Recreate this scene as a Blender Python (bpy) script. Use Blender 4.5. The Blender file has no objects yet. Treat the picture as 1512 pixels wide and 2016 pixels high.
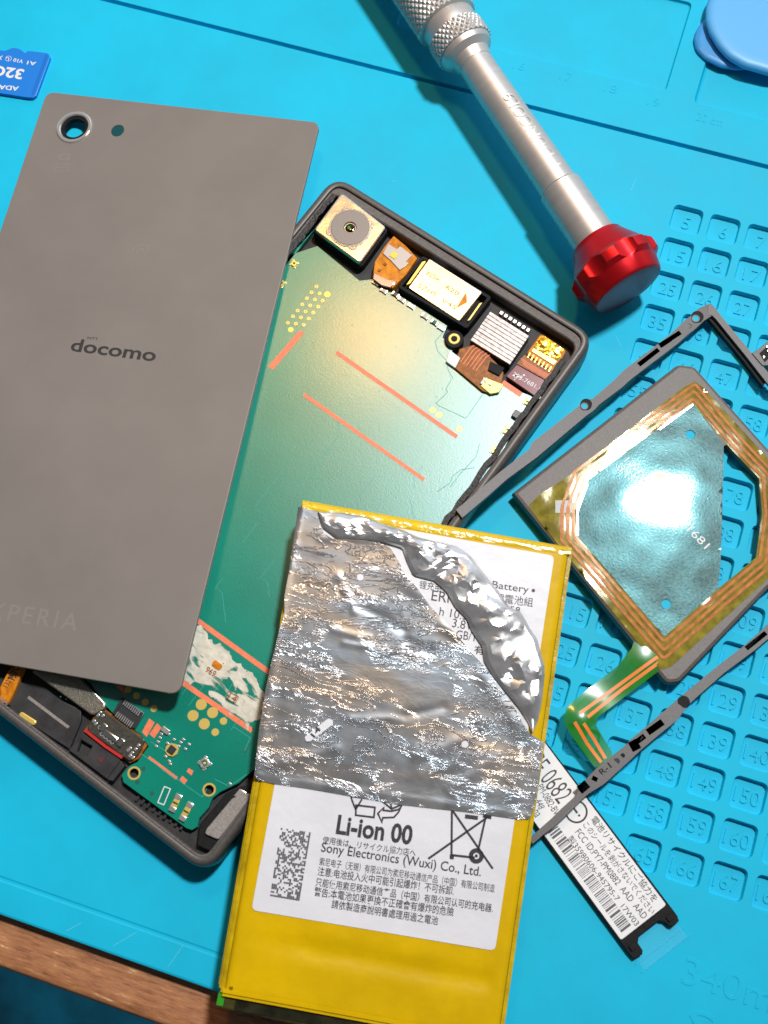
import bpy, bmesh, math, random
from mathutils import Vector, Matrix, noise
from mathutils.geometry import tessellate_polygon, delaunay_2d_cdt

# ------------------------------------------------------------------ camera, world, lamps, exposure
SC = bpy.context.scene
COL = SC.collection
MM = 0.001
CAM = Vector((21.31393, -141.91979, 236.99591))            # camera position, mm
ROT = Matrix(((0.9505827, 0.3075377, -0.0425805),           # world -> camera (x right, y down, z forward)
              (0.2844927, -0.9177307, -0.2771899),
              (-0.1243238, 0.2513780, -0.9598712)))
FPX = 2447.76                                               # focal length in photo pixels (1512 wide)

cam_d = bpy.data.cameras.new('camera')
cam_d.sensor_fit = 'HORIZONTAL'
cam_d.sensor_width = 36.0
cam_d.lens = FPX * 36.0 / 1512.0
cam_d.clip_start = 0.01
cam_d.clip_end = 50.0
cam_d.dof.use_dof = True
cam_d.dof.focus_distance = 0.268
cam_d.dof.aperture_fstop = 64.0
cam = bpy.data.objects.new('camera', cam_d)
COL.objects.link(cam)
RT = ROT.transposed()
cm = Matrix.Identity(4)
for i in range(3):
    cm[i][0] = RT[i][0]
    cm[i][1] = -RT[i][1]
    cm[i][2] = -RT[i][2]
    cm[i][3] = CAM[i] * MM
cam.matrix_world = cm
SC.camera = cam

world = bpy.data.worlds.new('World')
SC.world = world
world.use_nodes = True
wn, wl = world.node_tree.nodes, world.node_tree.links
bg = wn['Background']
tc = wn.new('ShaderNodeTexCoord')
nz = wn.new('ShaderNodeTexNoise')
nz.inputs['Scale'].default_value = 1.6
nz.inputs['Detail'].default_value = 1.0
wr = wn.new('ShaderNodeValToRGB')
wr.color_ramp.elements[0].position = 0.38
wr.color_ramp.elements[0].color = (0.14, 0.14, 0.15, 1)
wr.color_ramp.elements[1].position = 0.66
wr.color_ramp.elements[1].color = (0.58, 0.66, 0.78, 1)
wl.new(tc.outputs['Generated'], nz.inputs['Vector'])
wl.new(nz.outputs['Fac'], wr.inputs['Fac'])
sx = wn.new('ShaderNodeSeparateXYZ')
wl.new(tc.outputs['Generated'], sx.inputs['Vector'])
mr = wn.new('ShaderNodeMapRange')                       # background brightened toward the far side, added for board and metal sheen
mr.interpolation_type = 'SMOOTHSTEP'
mr.inputs['From Min'].default_value = 0.12
mr.inputs['From Max'].default_value = 0.62
mr.inputs['To Min'].default_value = 0.55
mr.inputs['To Max'].default_value = 4.2
wl.new(sx.outputs['Y'], mr.inputs['Value'])
mx = wn.new('ShaderNodeVectorMath'); mx.operation = 'SCALE'
wl.new(wr.outputs['Color'], mx.inputs[0])
wl.new(mr.outputs['Result'], mx.inputs['Scale'])
wl.new(mx.outputs['Vector'], bg.inputs['Color'])
bg.inputs['Strength'].default_value = 0.34

def lamp(name, pos, target, size, watts, color, spread=180):
    d = bpy.data.lights.new(name, 'AREA')
    d.shape = 'DISK'
    d.size = size * MM
    d.energy = watts
    d.color = color
    d.spread = math.radians(spread)
    o = bpy.data.objects.new(name, d)
    COL.objects.link(o)
    p, t = Vector(pos), Vector(target)
    o.matrix_world = Matrix.Translation(p * MM) @ (p - t).to_track_quat('Z', 'Y').to_matrix().to_4x4()
    return o

lamp('desk_lamp_light', (-86, 96, 352), (0, -70, 0), 46, 0.25, (1.0, 0.48, 0.13))
lamp('ceiling_light', (150, 290, 880), (-70, -75, 0), 88, 1.40, (0.96, 0.98, 1.0), 70)

vs = SC.view_settings
vs.view_transform = 'Standard'
vs.look = 'None'
vs.exposure = 0.0
vs.gamma = 1.0
vs.use_curve_mapping = False
SC.cycles.max_bounces = 8

# ------------------------------------------------------------------ photo pixels -> points on real surfaces
def crop(x0, y0, z):
    return lambda x, y: (x0 + x / z, y0 + y / z)
K1 = crop(0, 0, 1.9895); K2 = crop(740, 0, 1.9585); K3 = crop(520, 340, 2.2909)
K4 = crop(0, 500, 2.4387); K5 = crop(0, 1160, 2.7); K6 = crop(860, 580, 2.319)
K7 = crop(1000, 1060, 2.9531); K8 = crop(480, 960, 2.2909); K9 = crop(400, 1500, 2.2909)
K10 = crop(1000, 1420, 3.78); K12 = crop(1200, 1500, 3.907); K13 = crop(1200, 340, 4.8013)
S2 = crop(0, 80, 5.04); S3 = crop(700, 460, 3.287); S4 = crop(130, 1330, 3.8769)
S6 = crop(1330, 600, 6.72); S7 = crop(1000, 740, 5.04); S1 = crop(900, 100, 5.4)

def ray(u, v):
    return RT @ Vector(((u - 756) / FPX, (v - 1008) / FPX, 1.0))
def W(u, v, z=0.0):
    d = ray(u, v)
    return CAM + d * ((z - CAM.z) / d.z)

class Frame:
    """local millimetre frame of one thing"""
    def __init__(s, o, ex, ez):
        s.o = Vector(o)
        s.ez = Vector(ez).normalized()
        ex = Vector(ex)
        s.ex = (ex - s.ez * ex.dot(s.ez)).normalized()
        s.ey = s.ez.cross(s.ex)
    def px(s, u, v, z=0.0):
        d = ray(u, v)
        p0 = s.o + s.ez * z
        p = CAM + d * ((p0 - CAM).dot(s.ez) / d.dot(s.ez)) - s.o
        return Vector((p.dot(s.ex), p.dot(s.ey)))
    def pts(s, K, lst, z=0.0):
        return [s.px(*K(*q), z) for q in lst]
    def loc(s, w):
        p = Vector(w) - s.o
        return Vector((p.dot(s.ex), p.dot(s.ey), p.dot(s.ez)))
    def matrix(s):
        m = Matrix.Identity(4)
        for i in range(3):
            m[i][0] = s.ex[i]; m[i][1] = s.ey[i]; m[i][2] = s.ez[i]; m[i][3] = s.o[i] * MM
        return m
ID = Frame((0, 0, 0), (1, 0, 0), (0, 0, 1))

def plane3(a, b, c):
    n = (b - a).cross(c - a).normalized()
    return n if n.z > 0 else -n

# ------------------------------------------------------------------ objects
def thing(name, fr, label, cat, group=None):
    o = bpy.data.objects.new(name, None)
    o.empty_display_size = 0.01
    COL.objects.link(o)
    o.matrix_world = fr.matrix()
    o['label'] = label
    o['category'] = cat
    if group:
        o['group'] = group
    return o

def obj(name, bm, mat, parent=None, smooth=40, label=None, fr=None):
    bmesh.ops.scale(bm, vec=(MM, MM, MM), verts=bm.verts)
    me = bpy.data.meshes.new(name)
    bm.normal_update()
    if smooth:
        lim = math.radians(smooth)
        for f in bm.faces:
            f.smooth = True
        for e in bm.edges:
            if len(e.link_faces) == 2:
                if e.link_faces[0].normal.angle(e.link_faces[1].normal, 0.0) > lim:
                    e.smooth = False
    bm.to_mesh(me)
    bm.free()
    me.materials.append(mat)
    o = bpy.data.objects.new(name, me)
    COL.objects.link(o)
    if parent:
        o.parent = parent
    elif fr:
        o.matrix_world = fr.matrix()
    if label:
        o['label'] = label
    return o

# ------------------------------------------------------------------ shapes (millimetres)
def V2(p):
    return Vector((p[0], p[1]))
def area(p):
    return 0.5 * sum(p[i - 1][0] * p[i][1] - p[i][0] * p[i - 1][1] for i in range(len(p)))
def ccw(p):
    p = [V2(q) for q in p]
    return p if area(p) > 0 else p[::-1]
def offset(p, d):
    """inset a CCW polygon by d"""
    n = len(p); out = []
    for i in range(n):
        a, b, c = p[i - 1], p[i], p[(i + 1) % n]
        e1 = (b - a); e2 = (c - b)
        if e1.length < 1e-9 or e2.length < 1e-9:
            out.append(b.copy()); continue
        e1.normalize(); e2.normalize()
        n1 = Vector((-e1.y, e1.x)); n2 = Vector((-e2.y, e2.x))
        k = 1 + n1.dot(n2)
        out.append(b + (n1 + n2) * (d / max(k, 0.35)))
    return out
def rounded(p, r, n=5):
    p = ccw(p); N = len(p); out = []
    for i in range(N):
        rr = r[i] if isinstance(r, (list, tuple)) else r
        a, b, c = p[i - 1], p[i], p[(i + 1) % N]
        u = (a - b); w = (c - b)
        la, lc = u.length, w.length
        u.normalize(); w.normalize()
        ang = math.acos(max(-1, min(1, u.dot(w))))
        if rr < 1e-6 or ang > math.pi - 0.03:
            out.append(b); continue
        t = min(rr / math.tan(ang / 2), la * .48, lc * .48)
        p0 = b + u * t; p1 = b + w * t
        for k in range(n + 1):
            s = k / n
            out.append((1 - s) ** 2 * p0 + 2 * s * (1 - s) * b * .9 + 2 * s * (1 - s) * .1 * (p0 + p1) / 2 + s ** 2 * p1)
    return out
def rect(x0, y0, x1, y1):
    return [Vector((x0, y0)), Vector((x1, y0)), Vector((x1, y1)), Vector((x0, y1))]
def ngon(cx, cy, r, n=24, ph=0):
    return [Vector((cx + r * math.cos(ph + 2 * math.pi * k / n), cy + r * math.sin(ph + 2 * math.pi * k / n))) for k in range(n)]

def tri_fill(bm, loops, z, up=True):
    """fill outer loop with holes at height z; loops are lists of BMVerts"""
    vv = [v for l in loops for v in l]
    tr = tessellate_polygon([[Vector((v.co.x, v.co.y, 0)) for v in l] for l in loops])
    for t in tr:
        a, b, c = (vv[i] for i in t)
        cr = (b.co.x - a.co.x) * (c.co.y - a.co.y) - (b.co.y - a.co.y) * (c.co.x - a.co.x)
        if abs(cr) < 1e-12:
            continue
        try:
            bm.faces.new((a, b, c) if (cr > 0) == up else (a, c, b))
        except ValueError:
            pass
    for l in loops:                      # keep the flat cap shaded flat
        for i in range(len(l)):
            e = bm.edges.get((l[i - 1], l[i]))
            if e: e.smooth = False

def solid(bm, outer, z0, z1, bev=0.0, holes=(), bevel_holes=None, cap0=True):
    """plate with optional bevelled top rim and holes"""
    outer = ccw(outer)
    def wall(p, prof, inner):
        rings = []
        for ins, z in prof:
            q = offset(p, -ins if inner else ins) if ins else p
            rings.append([bm.verts.new((v.x, v.y, z)) for v in q])
        n = len(p)
        for r0, r1 in zip(rings, rings[1:]):
            for i in range(n):
                j = (i + 1) % n
                f = (r0[i], r0[j], r1[j], r1[i])
                bm.faces.new(f[::-1] if inner else f)
        return rings
    prof = [(0, z0), (0, z1)] if bev <= 0 else [(0, z0), (0, z1 - bev), (bev * .3, z1 - bev * .3), (bev, z1)]
    ro = wall(outer, prof, False)
    hb = bev if bevel_holes is None else bevel_holes
    hp = [(0, z0), (0, z1)] if hb <= 0 else [(0, z0), (0, z1 - hb), (hb, z1)]
    hs = [wall(ccw(h), hp, True) for h in holes]
    tri_fill(bm, [ro[-1]] + [h[-1] for h in hs], z1, True)
    if cap0:
        tri_fill(bm, [ro[0]] + [h[0] for h in hs], z0, False)
    return bm

def loft(bm, p, prof, cap0=True, cap1=True):
    p = ccw(p); n = len(p); rings = []
    for ins, z in prof:
        q = offset(p, ins) if ins else p
        rings.append([bm.verts.new((v.x, v.y, z)) for v in q])
    for r0, r1 in zip(rings, rings[1:]):
        for i in range(n):
            j = (i + 1) % n
            bm.faces.new((r0[i], r0[j], r1[j], r1[i]))
    if cap1: tri_fill(bm, [rings[-1]], 0, True)
    if cap0: tri_fill(bm, [rings[0]], 0, False)
    return bm

def band(a, b, w):
    """rectangle around the segment a-b"""
    a, b = V2(a), V2(b); d = (b - a).normalized(); n = Vector((-d.y, d.x)) * (w / 2)
    return [a - n, b - n, b + n, a + n]

def ribbon(bm, pts, w, z0, z1, closed=False):
    pts = [V2(p) for p in pts]; n = len(pts); L = []; Rr = []
    for i in range(n):
        a = pts[i - 1] if (closed or i > 0) else pts[i]
        c = pts[(i + 1) % n] if (closed or i < n - 1) else pts[i]
        e1 = (pts[i] - a); e2 = (c - pts[i])
        if e1.length < 1e-9: e1 = e2
        if e2.length < 1e-9: e2 = e1
        e1 = e1.normalized(); e2 = e2.normalized()
        n1 = Vector((-e1.y, e1.x)); n2 = Vector((-e2.y, e2.x))
        m = (n1 + n2) * (w / 2 / max(.3, 1 + n1.dot(n2)))
        L.append(pts[i] + m); Rr.append(pts[i] - m)
    def ring(z): return [bm.verts.new((p.x, p.y, z)) for p in L], [bm.verts.new((p.x, p.y, z)) for p in Rr]
    l1, r1 = ring(z1)
    thick = z1 - z0 > 1e-6
    if thick: l0, r0 = ring(z0)
    for i in range(n if closed else n - 1):
        j = (i + 1) % n
        bm.faces.new((r1[i], r1[j], l1[j], l1[i]))
        if thick:
            bm.faces.new((r0[i], r0[j], r1[j], r1[i]))
            bm.faces.new((l1[i], l1[j], l0[j], l0[i]))
    if thick and not closed:
        bm.faces.new((r0[0], r1[0], l1[0], l0[0]))
        bm.faces.new((r1[-1], r0[-1], l0[-1], l1[-1]))
    return bm

def cyl(bm, x, y, r, z0, z1, n=24, bev=0.0):
    return solid(bm, ngon(x, y, r, n), z0, z1, bev)
def ring(bm, x, y, r0, r1, z0, z1, n=32, bev=0.0):
    return solid(bm, ngon(x, y, r1, n), z0, z1, bev, [ngon(x, y, r0, n)])

def lathe(bm, prof, n=64, fn=None):
    """revolve (x, r) about the local X axis; fn(x, r, ang) may modulate r"""
    rings = []
    for x, r in prof:
        row = []
        for k in range(n):
            a = 2 * math.pi * k / n
            rr = fn(x, r, a) if fn else r
            row.append(bm.verts.new((x, rr * math.cos(a), rr * math.sin(a))))
        rings.append(row)
    for r0, r1 in zip(rings, rings[1:]):
        for i in range(n):
            j = (i + 1) % n
            bm.faces.new((r0[i], r0[j], r1[j], r1[i]))
    bm.faces.new(rings[0][::-1]); bm.faces.new(rings[-1])
    bmesh.ops.recalc_face_normals(bm, faces=bm.faces)
    return bm

def sheet(bm, outer, step, zf, holes=(), thick=0.0):
    """polygon meshed on a fine grid with height zf(x, y)"""
    outer = ccw(outer); holes = [ccw(h) for h in holes]
    def dens(p):
        out = []
        for i in range(len(p)):
            a, b = p[i], p[(i + 1) % len(p)]
            k = max(1, int((b - a).length / step))
            out += [a.lerp(b, t / k) for t in range(k)]
        return out
    def inside(p, q):
        c = False; j = len(p) - 1
        for i in range(len(p)):
            if (p[i].y > q.y) != (p[j].y > q.y) and q.x < (p[j].x - p[i].x) * (q.y - p[i].y) / (p[j].y - p[i].y) + p[i].x:
                c = not c
            j = i
        return c
    loops = [dens(outer)] + [dens(h) for h in holes]
    vs_, ed = [], []
    for l in loops:
        b = len(vs_); vs_ += l
        ed += [(b + i, b + (i + 1) % len(l)) for i in range(len(l))]
    xs = [p.x for p in outer]; ys = [p.y for p in outer]
    y = min(ys); row = 0
    while y < max(ys):
        x = min(xs) + (row % 2) * step / 2
        while x < max(xs):
            q = Vector((x + random.uniform(-.2, .2) * step, y + random.uniform(-.2, .2) * step))
            if inside(outer, q) and not any(inside(h, q) for h in holes):
                vs_.append(q)
            x += step
        y += step * .866; row += 1
    r = delaunay_2d_cdt(vs_, ed, [], 0, 1e-6)
    bv = [bm.verts.new((v.x, v.y, zf(v.x, v.y))) for v in r[0]]
    for f in r[2]:
        c = sum((r[0][i] for i in f), Vector((0, 0))) / len(f)
        if not inside(outer, c) or any(inside(h, c) for h in holes):
            continue
        t = [bv[i] for i in f]
        cr = (t[1].co - t[0].co).cross(t[2].co - t[0].co).z
        bm.faces.new(t if cr > 0 else t[::-1])
    bmesh.ops.delete(bm, geom=[v for v in bm.verts if not v.link_faces], context='VERTS')
    if thick:
        bmesh.ops.solidify(bm, geom=bm.faces[:], thickness=thick)
    return bm

# text -------------------------------------------------------------
_tc = bpy.data.curves.new('lettering', 'FONT')
_to = bpy.data.objects.new('lettering', _tc)
def glyphs(s, bold=0.0, ext=0.0, space=1.0):
    _tc.body = s; _tc.offset = bold; _tc.extrude = ext; _tc.resolution_u = 3; _tc.space_character = space
    COL.objects.link(_to)
    dg = bpy.context.evaluated_depsgraph_get(); dg.update()
    me = bpy.data.meshes.new_from_object(_to.evaluated_get(dg))
    COL.objects.unlink(_to)
    return me
def text(bm, s, p0, p1, h, z, bold=0.0, ext=0.0, space=1.0, cap=None):
    """write s from p0 to p1 (local 2D points), glyph box height h"""
    me = glyphs(s, bold, 1.0 if ext else 0.0, space)
    xs = [v.co.x for v in me.vertices]; ys = [v.co.y for v in me.vertices]
    x0, x1, y0, y1 = min(xs), max(xs), min(ys), max(ys)
    p0, p1 = V2(p0), V2(p1); d = p1 - p0; L = d.length; d.normalize(); n = Vector((-d.y, d.x))
    sx = L / (x1 - x0); sy = h / (y1 - y0)
    mp = []
    for v in me.vertices:
        q = p0 + d * ((v.co.x - x0) * sx) + n * ((v.co.y - y0) * sy)
        mp.append(bm.verts.new((q.x, q.y, z + v.co.z * ext)))
    for f in me.polygons:
        try: bm.faces.new([mp[i] for i in f.vertices])
        except ValueError: pass
    bpy.data.meshes.remove(me)
    return bm

# ------------------------------------------------------------------ materials
def mat(name, col, rough=.5, metal=0.0, spec=.5, nscale=0.0, namt=0.0, bscale=0.0, bstr=0.0, bdist=.0001,
        coat=0.0, coat_r=.1, rn=0.0, alpha=1.0, trans=0.0, stretch=None, aniso=0.0, sss=0.0, col2=None, nramp=(.35, .65), tint=None):
    m = bpy.data.materials.new(name)
    m.use_nodes = True
    N, L = m.node_tree.nodes, m.node_tree.links
    b = N['Principled BSDF']
    b.inputs['Base Color'].default_value = (*col, 1)
    b.inputs['Roughness'].default_value = rough
    b.inputs['Metallic'].default_value = metal
    b.inputs['Specular IOR Level'].default_value = spec
    b.inputs['Coat Weight'].default_value = coat
    b.inputs['Coat Roughness'].default_value = coat_r
    b.inputs['Alpha'].default_value = alpha
    b.inputs['Transmission Weight'].default_value = trans
    if tint:
        b.inputs['Specular Tint'].default_value = (*tint, 1)
    if sss:
        b.inputs['Subsurface Weight'].default_value = sss
        b.inputs['Subsurface Radius'].default_value = (.0005, .001, .001)
    t = N.new('ShaderNodeTexCoord')
    mp = N.new('ShaderNodeMapping')
    if stretch:
        mp.inputs['Scale'].default_value = stretch
    L.new(t.outputs['Object'], mp.inputs['Vector'])
    if namt or rn or col2:
        n = N.new('ShaderNodeTexNoise')
        n.inputs['Scale'].default_value = nscale
        n.inputs['Detail'].default_value = 5
        n.inputs['Roughness'].default_value = .65
        L.new(mp.outputs['Vector'], n.inputs['Vector'])
        r = N.new('ShaderNodeValToRGB')
        r.color_ramp.elements[0].position = nramp[0]
        r.color_ramp.elements[1].position = nramp[1]
        c2 = col2 or tuple(min(1, c * (1 + namt)) for c in col)
        c1 = col if col2 else tuple(c * (1 - namt) for c in col)
        r.color_ramp.elements[0].color = (*c1, 1)
        r.color_ramp.elements[1].color = (*c2, 1)
        L.new(n.outputs['Fac'], r.inputs['Fac'])
        if namt or col2:
            L.new(r.outputs['Color'], b.inputs['Base Color'])
        if rn:
            k = N.new('ShaderNodeMapRange')
            k.inputs['From Min'].default_value = .3
            k.inputs['From Max'].default_value = .7
            k.inputs['To Min'].default_value = max(.02, rough - rn)
            k.inputs['To Max'].default_value = rough + rn
            L.new(n.outputs['Fac'], k.inputs['Value'])
            L.new(k.outputs['Result'], b.inputs['Roughness'])
    if bstr:
        n2 = N.new('ShaderNodeTexNoise')
        n2.inputs['Scale'].default_value = bscale
        n2.inputs['Detail'].default_value = 4
        L.new(mp.outputs['Vector'], n2.inputs['Vector'])
        bp = N.new('ShaderNodeBump')
        bp.inputs['Strength'].default_value = bstr
        bp.inputs['Distance'].default_value = bdist
        L.new(n2.outputs['Fac'], bp.inputs['Height'])
        L.new(bp.outputs['Normal'], b.inputs['Normal'])
    return m

M = {}
M['mat'] = mat('blue_silicone', (.003, .475, .70), .6, nscale=22, namt=.09, rn=.08, bscale=4000, bstr=.25, bdist=.00004, spec=.25)
M['floor'] = mat('dark_floor', (.006, .24, .36), .8, nscale=12, namt=.5)
M['cover'] = mat('frosted_brown_glass', (.205, .180, .158), .48, nscale=35, namt=.05, rn=.05, bscale=4200, bstr=.35, bdist=.00003, spec=.4)
M['cover_edge'] = mat('polished_brown_glass', (.10, .085, .075), .2)
M['print_dark'] = mat('dark_mirror_print', (.06, .058, .055), .3, metal=.3)
M['print_faint'] = mat('faint_grey_print', (.235, .21, .185), .42)
M['black'] = mat('black_plastic', (.011, .011, .012), .6, spec=.15, nscale=800, namt=.3, bscale=2500, bstr=.2, bdist=.00005)
M['dark_tray'] = mat('dark_grey_plastic', (.035, .034, .034), .55, spec=.25, nscale=300, namt=.3, bscale=3000, bstr=.25, bdist=.00005)
M['body'] = mat('brown_grey_polycarbonate', (.085, .076, .068), .42, nscale=1500, namt=.15, bscale=4000, bstr=.2, bdist=.00004)
M['ledge'] = mat('matte_brown_adhesive_ledge', (.115, .10, .09), .6, nscale=2500, namt=.3, bscale=2500, bstr=.4, bdist=.00006)
M['gasket'] = mat('rough_black_adhesive', (.02, .018, .016), .5, nscale=2500, namt=.5, bscale=2000, bstr=1.0, bdist=.0003)
M['pcb2'] = mat('green_solder_mask', (.002, .24, .135), .4, nscale=900, namt=.06, bscale=1500, bstr=.12, bdist=.00005)
M['copper'] = mat('bare_copper_strip', (.86, .20, .085), .5, metal=0.0, nscale=1500, namt=.12)
M['gold'] = mat('gold_pad', (.86, .62, .16), .3, metal=.45)
M['nickel'] = mat('nickel_silver', (.78, .76, .68), .21, metal=1, bscale=230, bstr=.5, bdist=.00012)
M['tin'] = mat('tinned_solder', (.72, .70, .66), .3, metal=.9)
M['ceramic'] = mat('beige_ceramic', (.55, .47, .38), .5)
M['chip'] = mat('dark_chip', (.03, .032, .035), .35)
M['kapton'] = mat('amber_polyimide', (.60, .20, .012), .25, nscale=700, namt=.3, coat=.12, coat_r=.12, spec=.2)
M['kapton_d'] = mat('dark_amber_polyimide', (.30, .10, .015), .3, nscale=900, namt=.4, coat=.1, spec=.2)
M['maroon'] = mat('maroon_flex', (.17, .010, .022), .28, coat=.4)
M['white'] = mat('white_print', (.75, .75, .73), .5)
M['grey_pad'] = mat('grey_foam_metal_pad', (.27, .24, .215), .55, nscale=2500, namt=.25, bscale=3000, bstr=.4, bdist=.00008)
M['red'] = mat('red_anodised', (.66, .010, .016), .30, metal=.7, bscale=1500, bstr=.05, bdist=.00003)
M['redplastic'] = mat('red_rubber', (.5, .02, .015), .4)
M['engrave'] = mat('laser_engraving', (.66, .60, .53), .5, metal=1)
M['pick'] = mat('sky_blue_plastic', (.10, .43, .80), .42, sss=.2, bscale=900, bstr=.08, bdist=.00006)
M['pick2'] = mat('deep_blue_plastic', (.04, .30, .66), .35, sss=.2)
M['card'] = mat('blue_card_print', (.006, .20, .68), .4)
M['card_d'] = mat('darker_blue_stripe', (.004, .15, .55), .4)
M['yellow'] = mat('yellow_tape_wrap', (.67, .42, .0), .38, nscale=90, namt=.08, bscale=150, bstr=.25, bdist=.0007, coat=.5, coat_r=.08, spec=.15)
M['yellow_d'] = mat('folded_tape_wall_shade', (.50, .34, .003), .25, nscale=150, namt=.3, coat=.7, coat_r=.12, bscale=300, bstr=.5, bdist=.0005)  # tape folds; the darker amber also carries the side wall's shade
M['olive'] = mat('dark_olive_end_tape', (.05, .045, .006), .35, nscale=260, namt=.7, coat=.4)
M['label'] = mat('silvery_white_label', (.72, .715, .735), .42, nscale=70, namt=.04, bscale=110, bstr=.35, bdist=.0008, coat=.15, coat_r=.35)
M['ink'] = mat('black_ink', (.022, .020, .024), .5)
M['ink2'] = mat('grey_ink', (.10, .095, .10), .5)
M['sticker'] = mat('white_sticker', (.82, .815, .80), .5, nscale=90, namt=.02)
M['bracket'] = mat('grey_plastic_frame', (.105, .096, .093), .5, nscale=2500, namt=.15, bscale=3500, bstr=.25, bdist=.00004)
M['plate'] = mat('brown_metal_plate', (.115, .097, .084), .5, metal=.0, nscale=3000, namt=.2, bscale=4000, bstr=.3, bdist=.00006)


M['flex'] = mat('green_flex_cable', (.02, .22, .006), .25, alpha=.82, nscale=200, namt=.2, coat=.6, coat_r=.08)
M['orange'] = mat('orange_trace', (.85, .22, .03), .4)
M['clear'] = mat('clear_film', (.9, .95, .97), .08, alpha=.02)
M['lens'] = mat('lens_glass', (.004, .006, .006), .05, coat=1.0, coat_r=.02)
M['camgrey'] = mat('camera_barrel_grey', (.20, .185, .17), .45, metal=.4)
M['ribbed'] = mat('ribbed_silver_shield', (.34, .31, .295), .42, metal=.5, nscale=1300, namt=.35, bscale=900, bstr=.4, bdist=.0001)
M['bar'] = mat('sparkling_metal_bar', (.33, .30, .24), .33, metal=.8, nscale=3500, namt=.35, bscale=3500, bstr=.6, bdist=.00008)
M['yellow_led'] = mat('yellow_phosphor', (.80, .60, .04), .4)
M['led_grey'] = mat('grey_led_plate', (.36, .35, .34), .4, metal=.3)
M['hazed'] = mat('pale_trace_line', (.03, .34, .27), .4)
M['dark_green'] = mat('dark_green_groove', (.0, .10, .065), .5)

def layered(name, diff, glosses, nscale=0, namt=0, bscale=0, bstr=0, bdist=.0001, stretch=None, spk=None):
    """diffuse base under satin (Beckmann) gloss layers: glosses = [(colour, roughness, weight), ...]"""
    m = bpy.data.materials.new(name); m.use_nodes = True
    N, L = m.node_tree.nodes, m.node_tree.links
    N.remove(N['Principled BSDF'])
    t = N.new('ShaderNodeTexCoord'); mp = N.new('ShaderNodeMapping')
    if stretch: mp.inputs['Scale'].default_value = stretch
    L.new(t.outputs['Object'], mp.inputs['Vector'])
    d = N.new('ShaderNodeBsdfDiffuse'); d.inputs['Color'].default_value = (*diff, 1)
    n = N.new('ShaderNodeTexNoise'); n.inputs['Scale'].default_value = nscale or 500; n.inputs['Detail'].default_value = 5
    L.new(mp.outputs['Vector'], n.inputs['Vector'])
    r = N.new('ShaderNodeValToRGB')
    r.color_ramp.elements[0].position = .35; r.color_ramp.elements[1].position = .65
    r.color_ramp.elements[0].color = (*[c * (1 - namt) for c in diff], 1)
    r.color_ramp.elements[1].color = (*[c * (1 + namt) for c in diff], 1)
    L.new(n.outputs['Fac'], r.inputs['Fac']); L.new(r.outputs['Color'], d.inputs['Color'])
    bp = None
    if bstr:
        n2 = N.new('ShaderNodeTexNoise'); n2.inputs['Scale'].default_value = bscale; n2.inputs['Detail'].default_value = 4
        L.new(mp.outputs['Vector'], n2.inputs['Vector'])
        bp = N.new('ShaderNodeBump'); bp.inputs['Strength'].default_value = bstr; bp.inputs['Distance'].default_value = bdist
        L.new(n2.outputs['Fac'], bp.inputs['Height']); L.new(bp.outputs['Normal'], d.inputs['Normal'])
    out = d
    for col, ro, w in glosses:
        g = N.new('ShaderNodeBsdfAnisotropic'); g.distribution = 'BECKMANN'
        g.inputs['Color'].default_value = (*col, 1); g.inputs['Roughness'].default_value = ro
        if bp: L.new(bp.outputs['Normal'], g.inputs['Normal'])
        mx = N.new('ShaderNodeMixShader'); mx.inputs[0].default_value = w
        L.new(out.outputs[0], mx.inputs[1]); L.new(g.outputs[0], mx.inputs[2])
        out = mx
    L.new(out.outputs[0], N['Material Output'].inputs['Surface'])
    return m
def pcb_material():
    """green solder mask with a satin metallised sheen"""
    return layered('green_board_satin', (.003, .24, .16), [((.8, .93, 1), .33, .12), ((1, .80, .5), .15, .020)], 70, .08, 3500, .5, .00003)
M['pcb'] = pcb_material()

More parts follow.
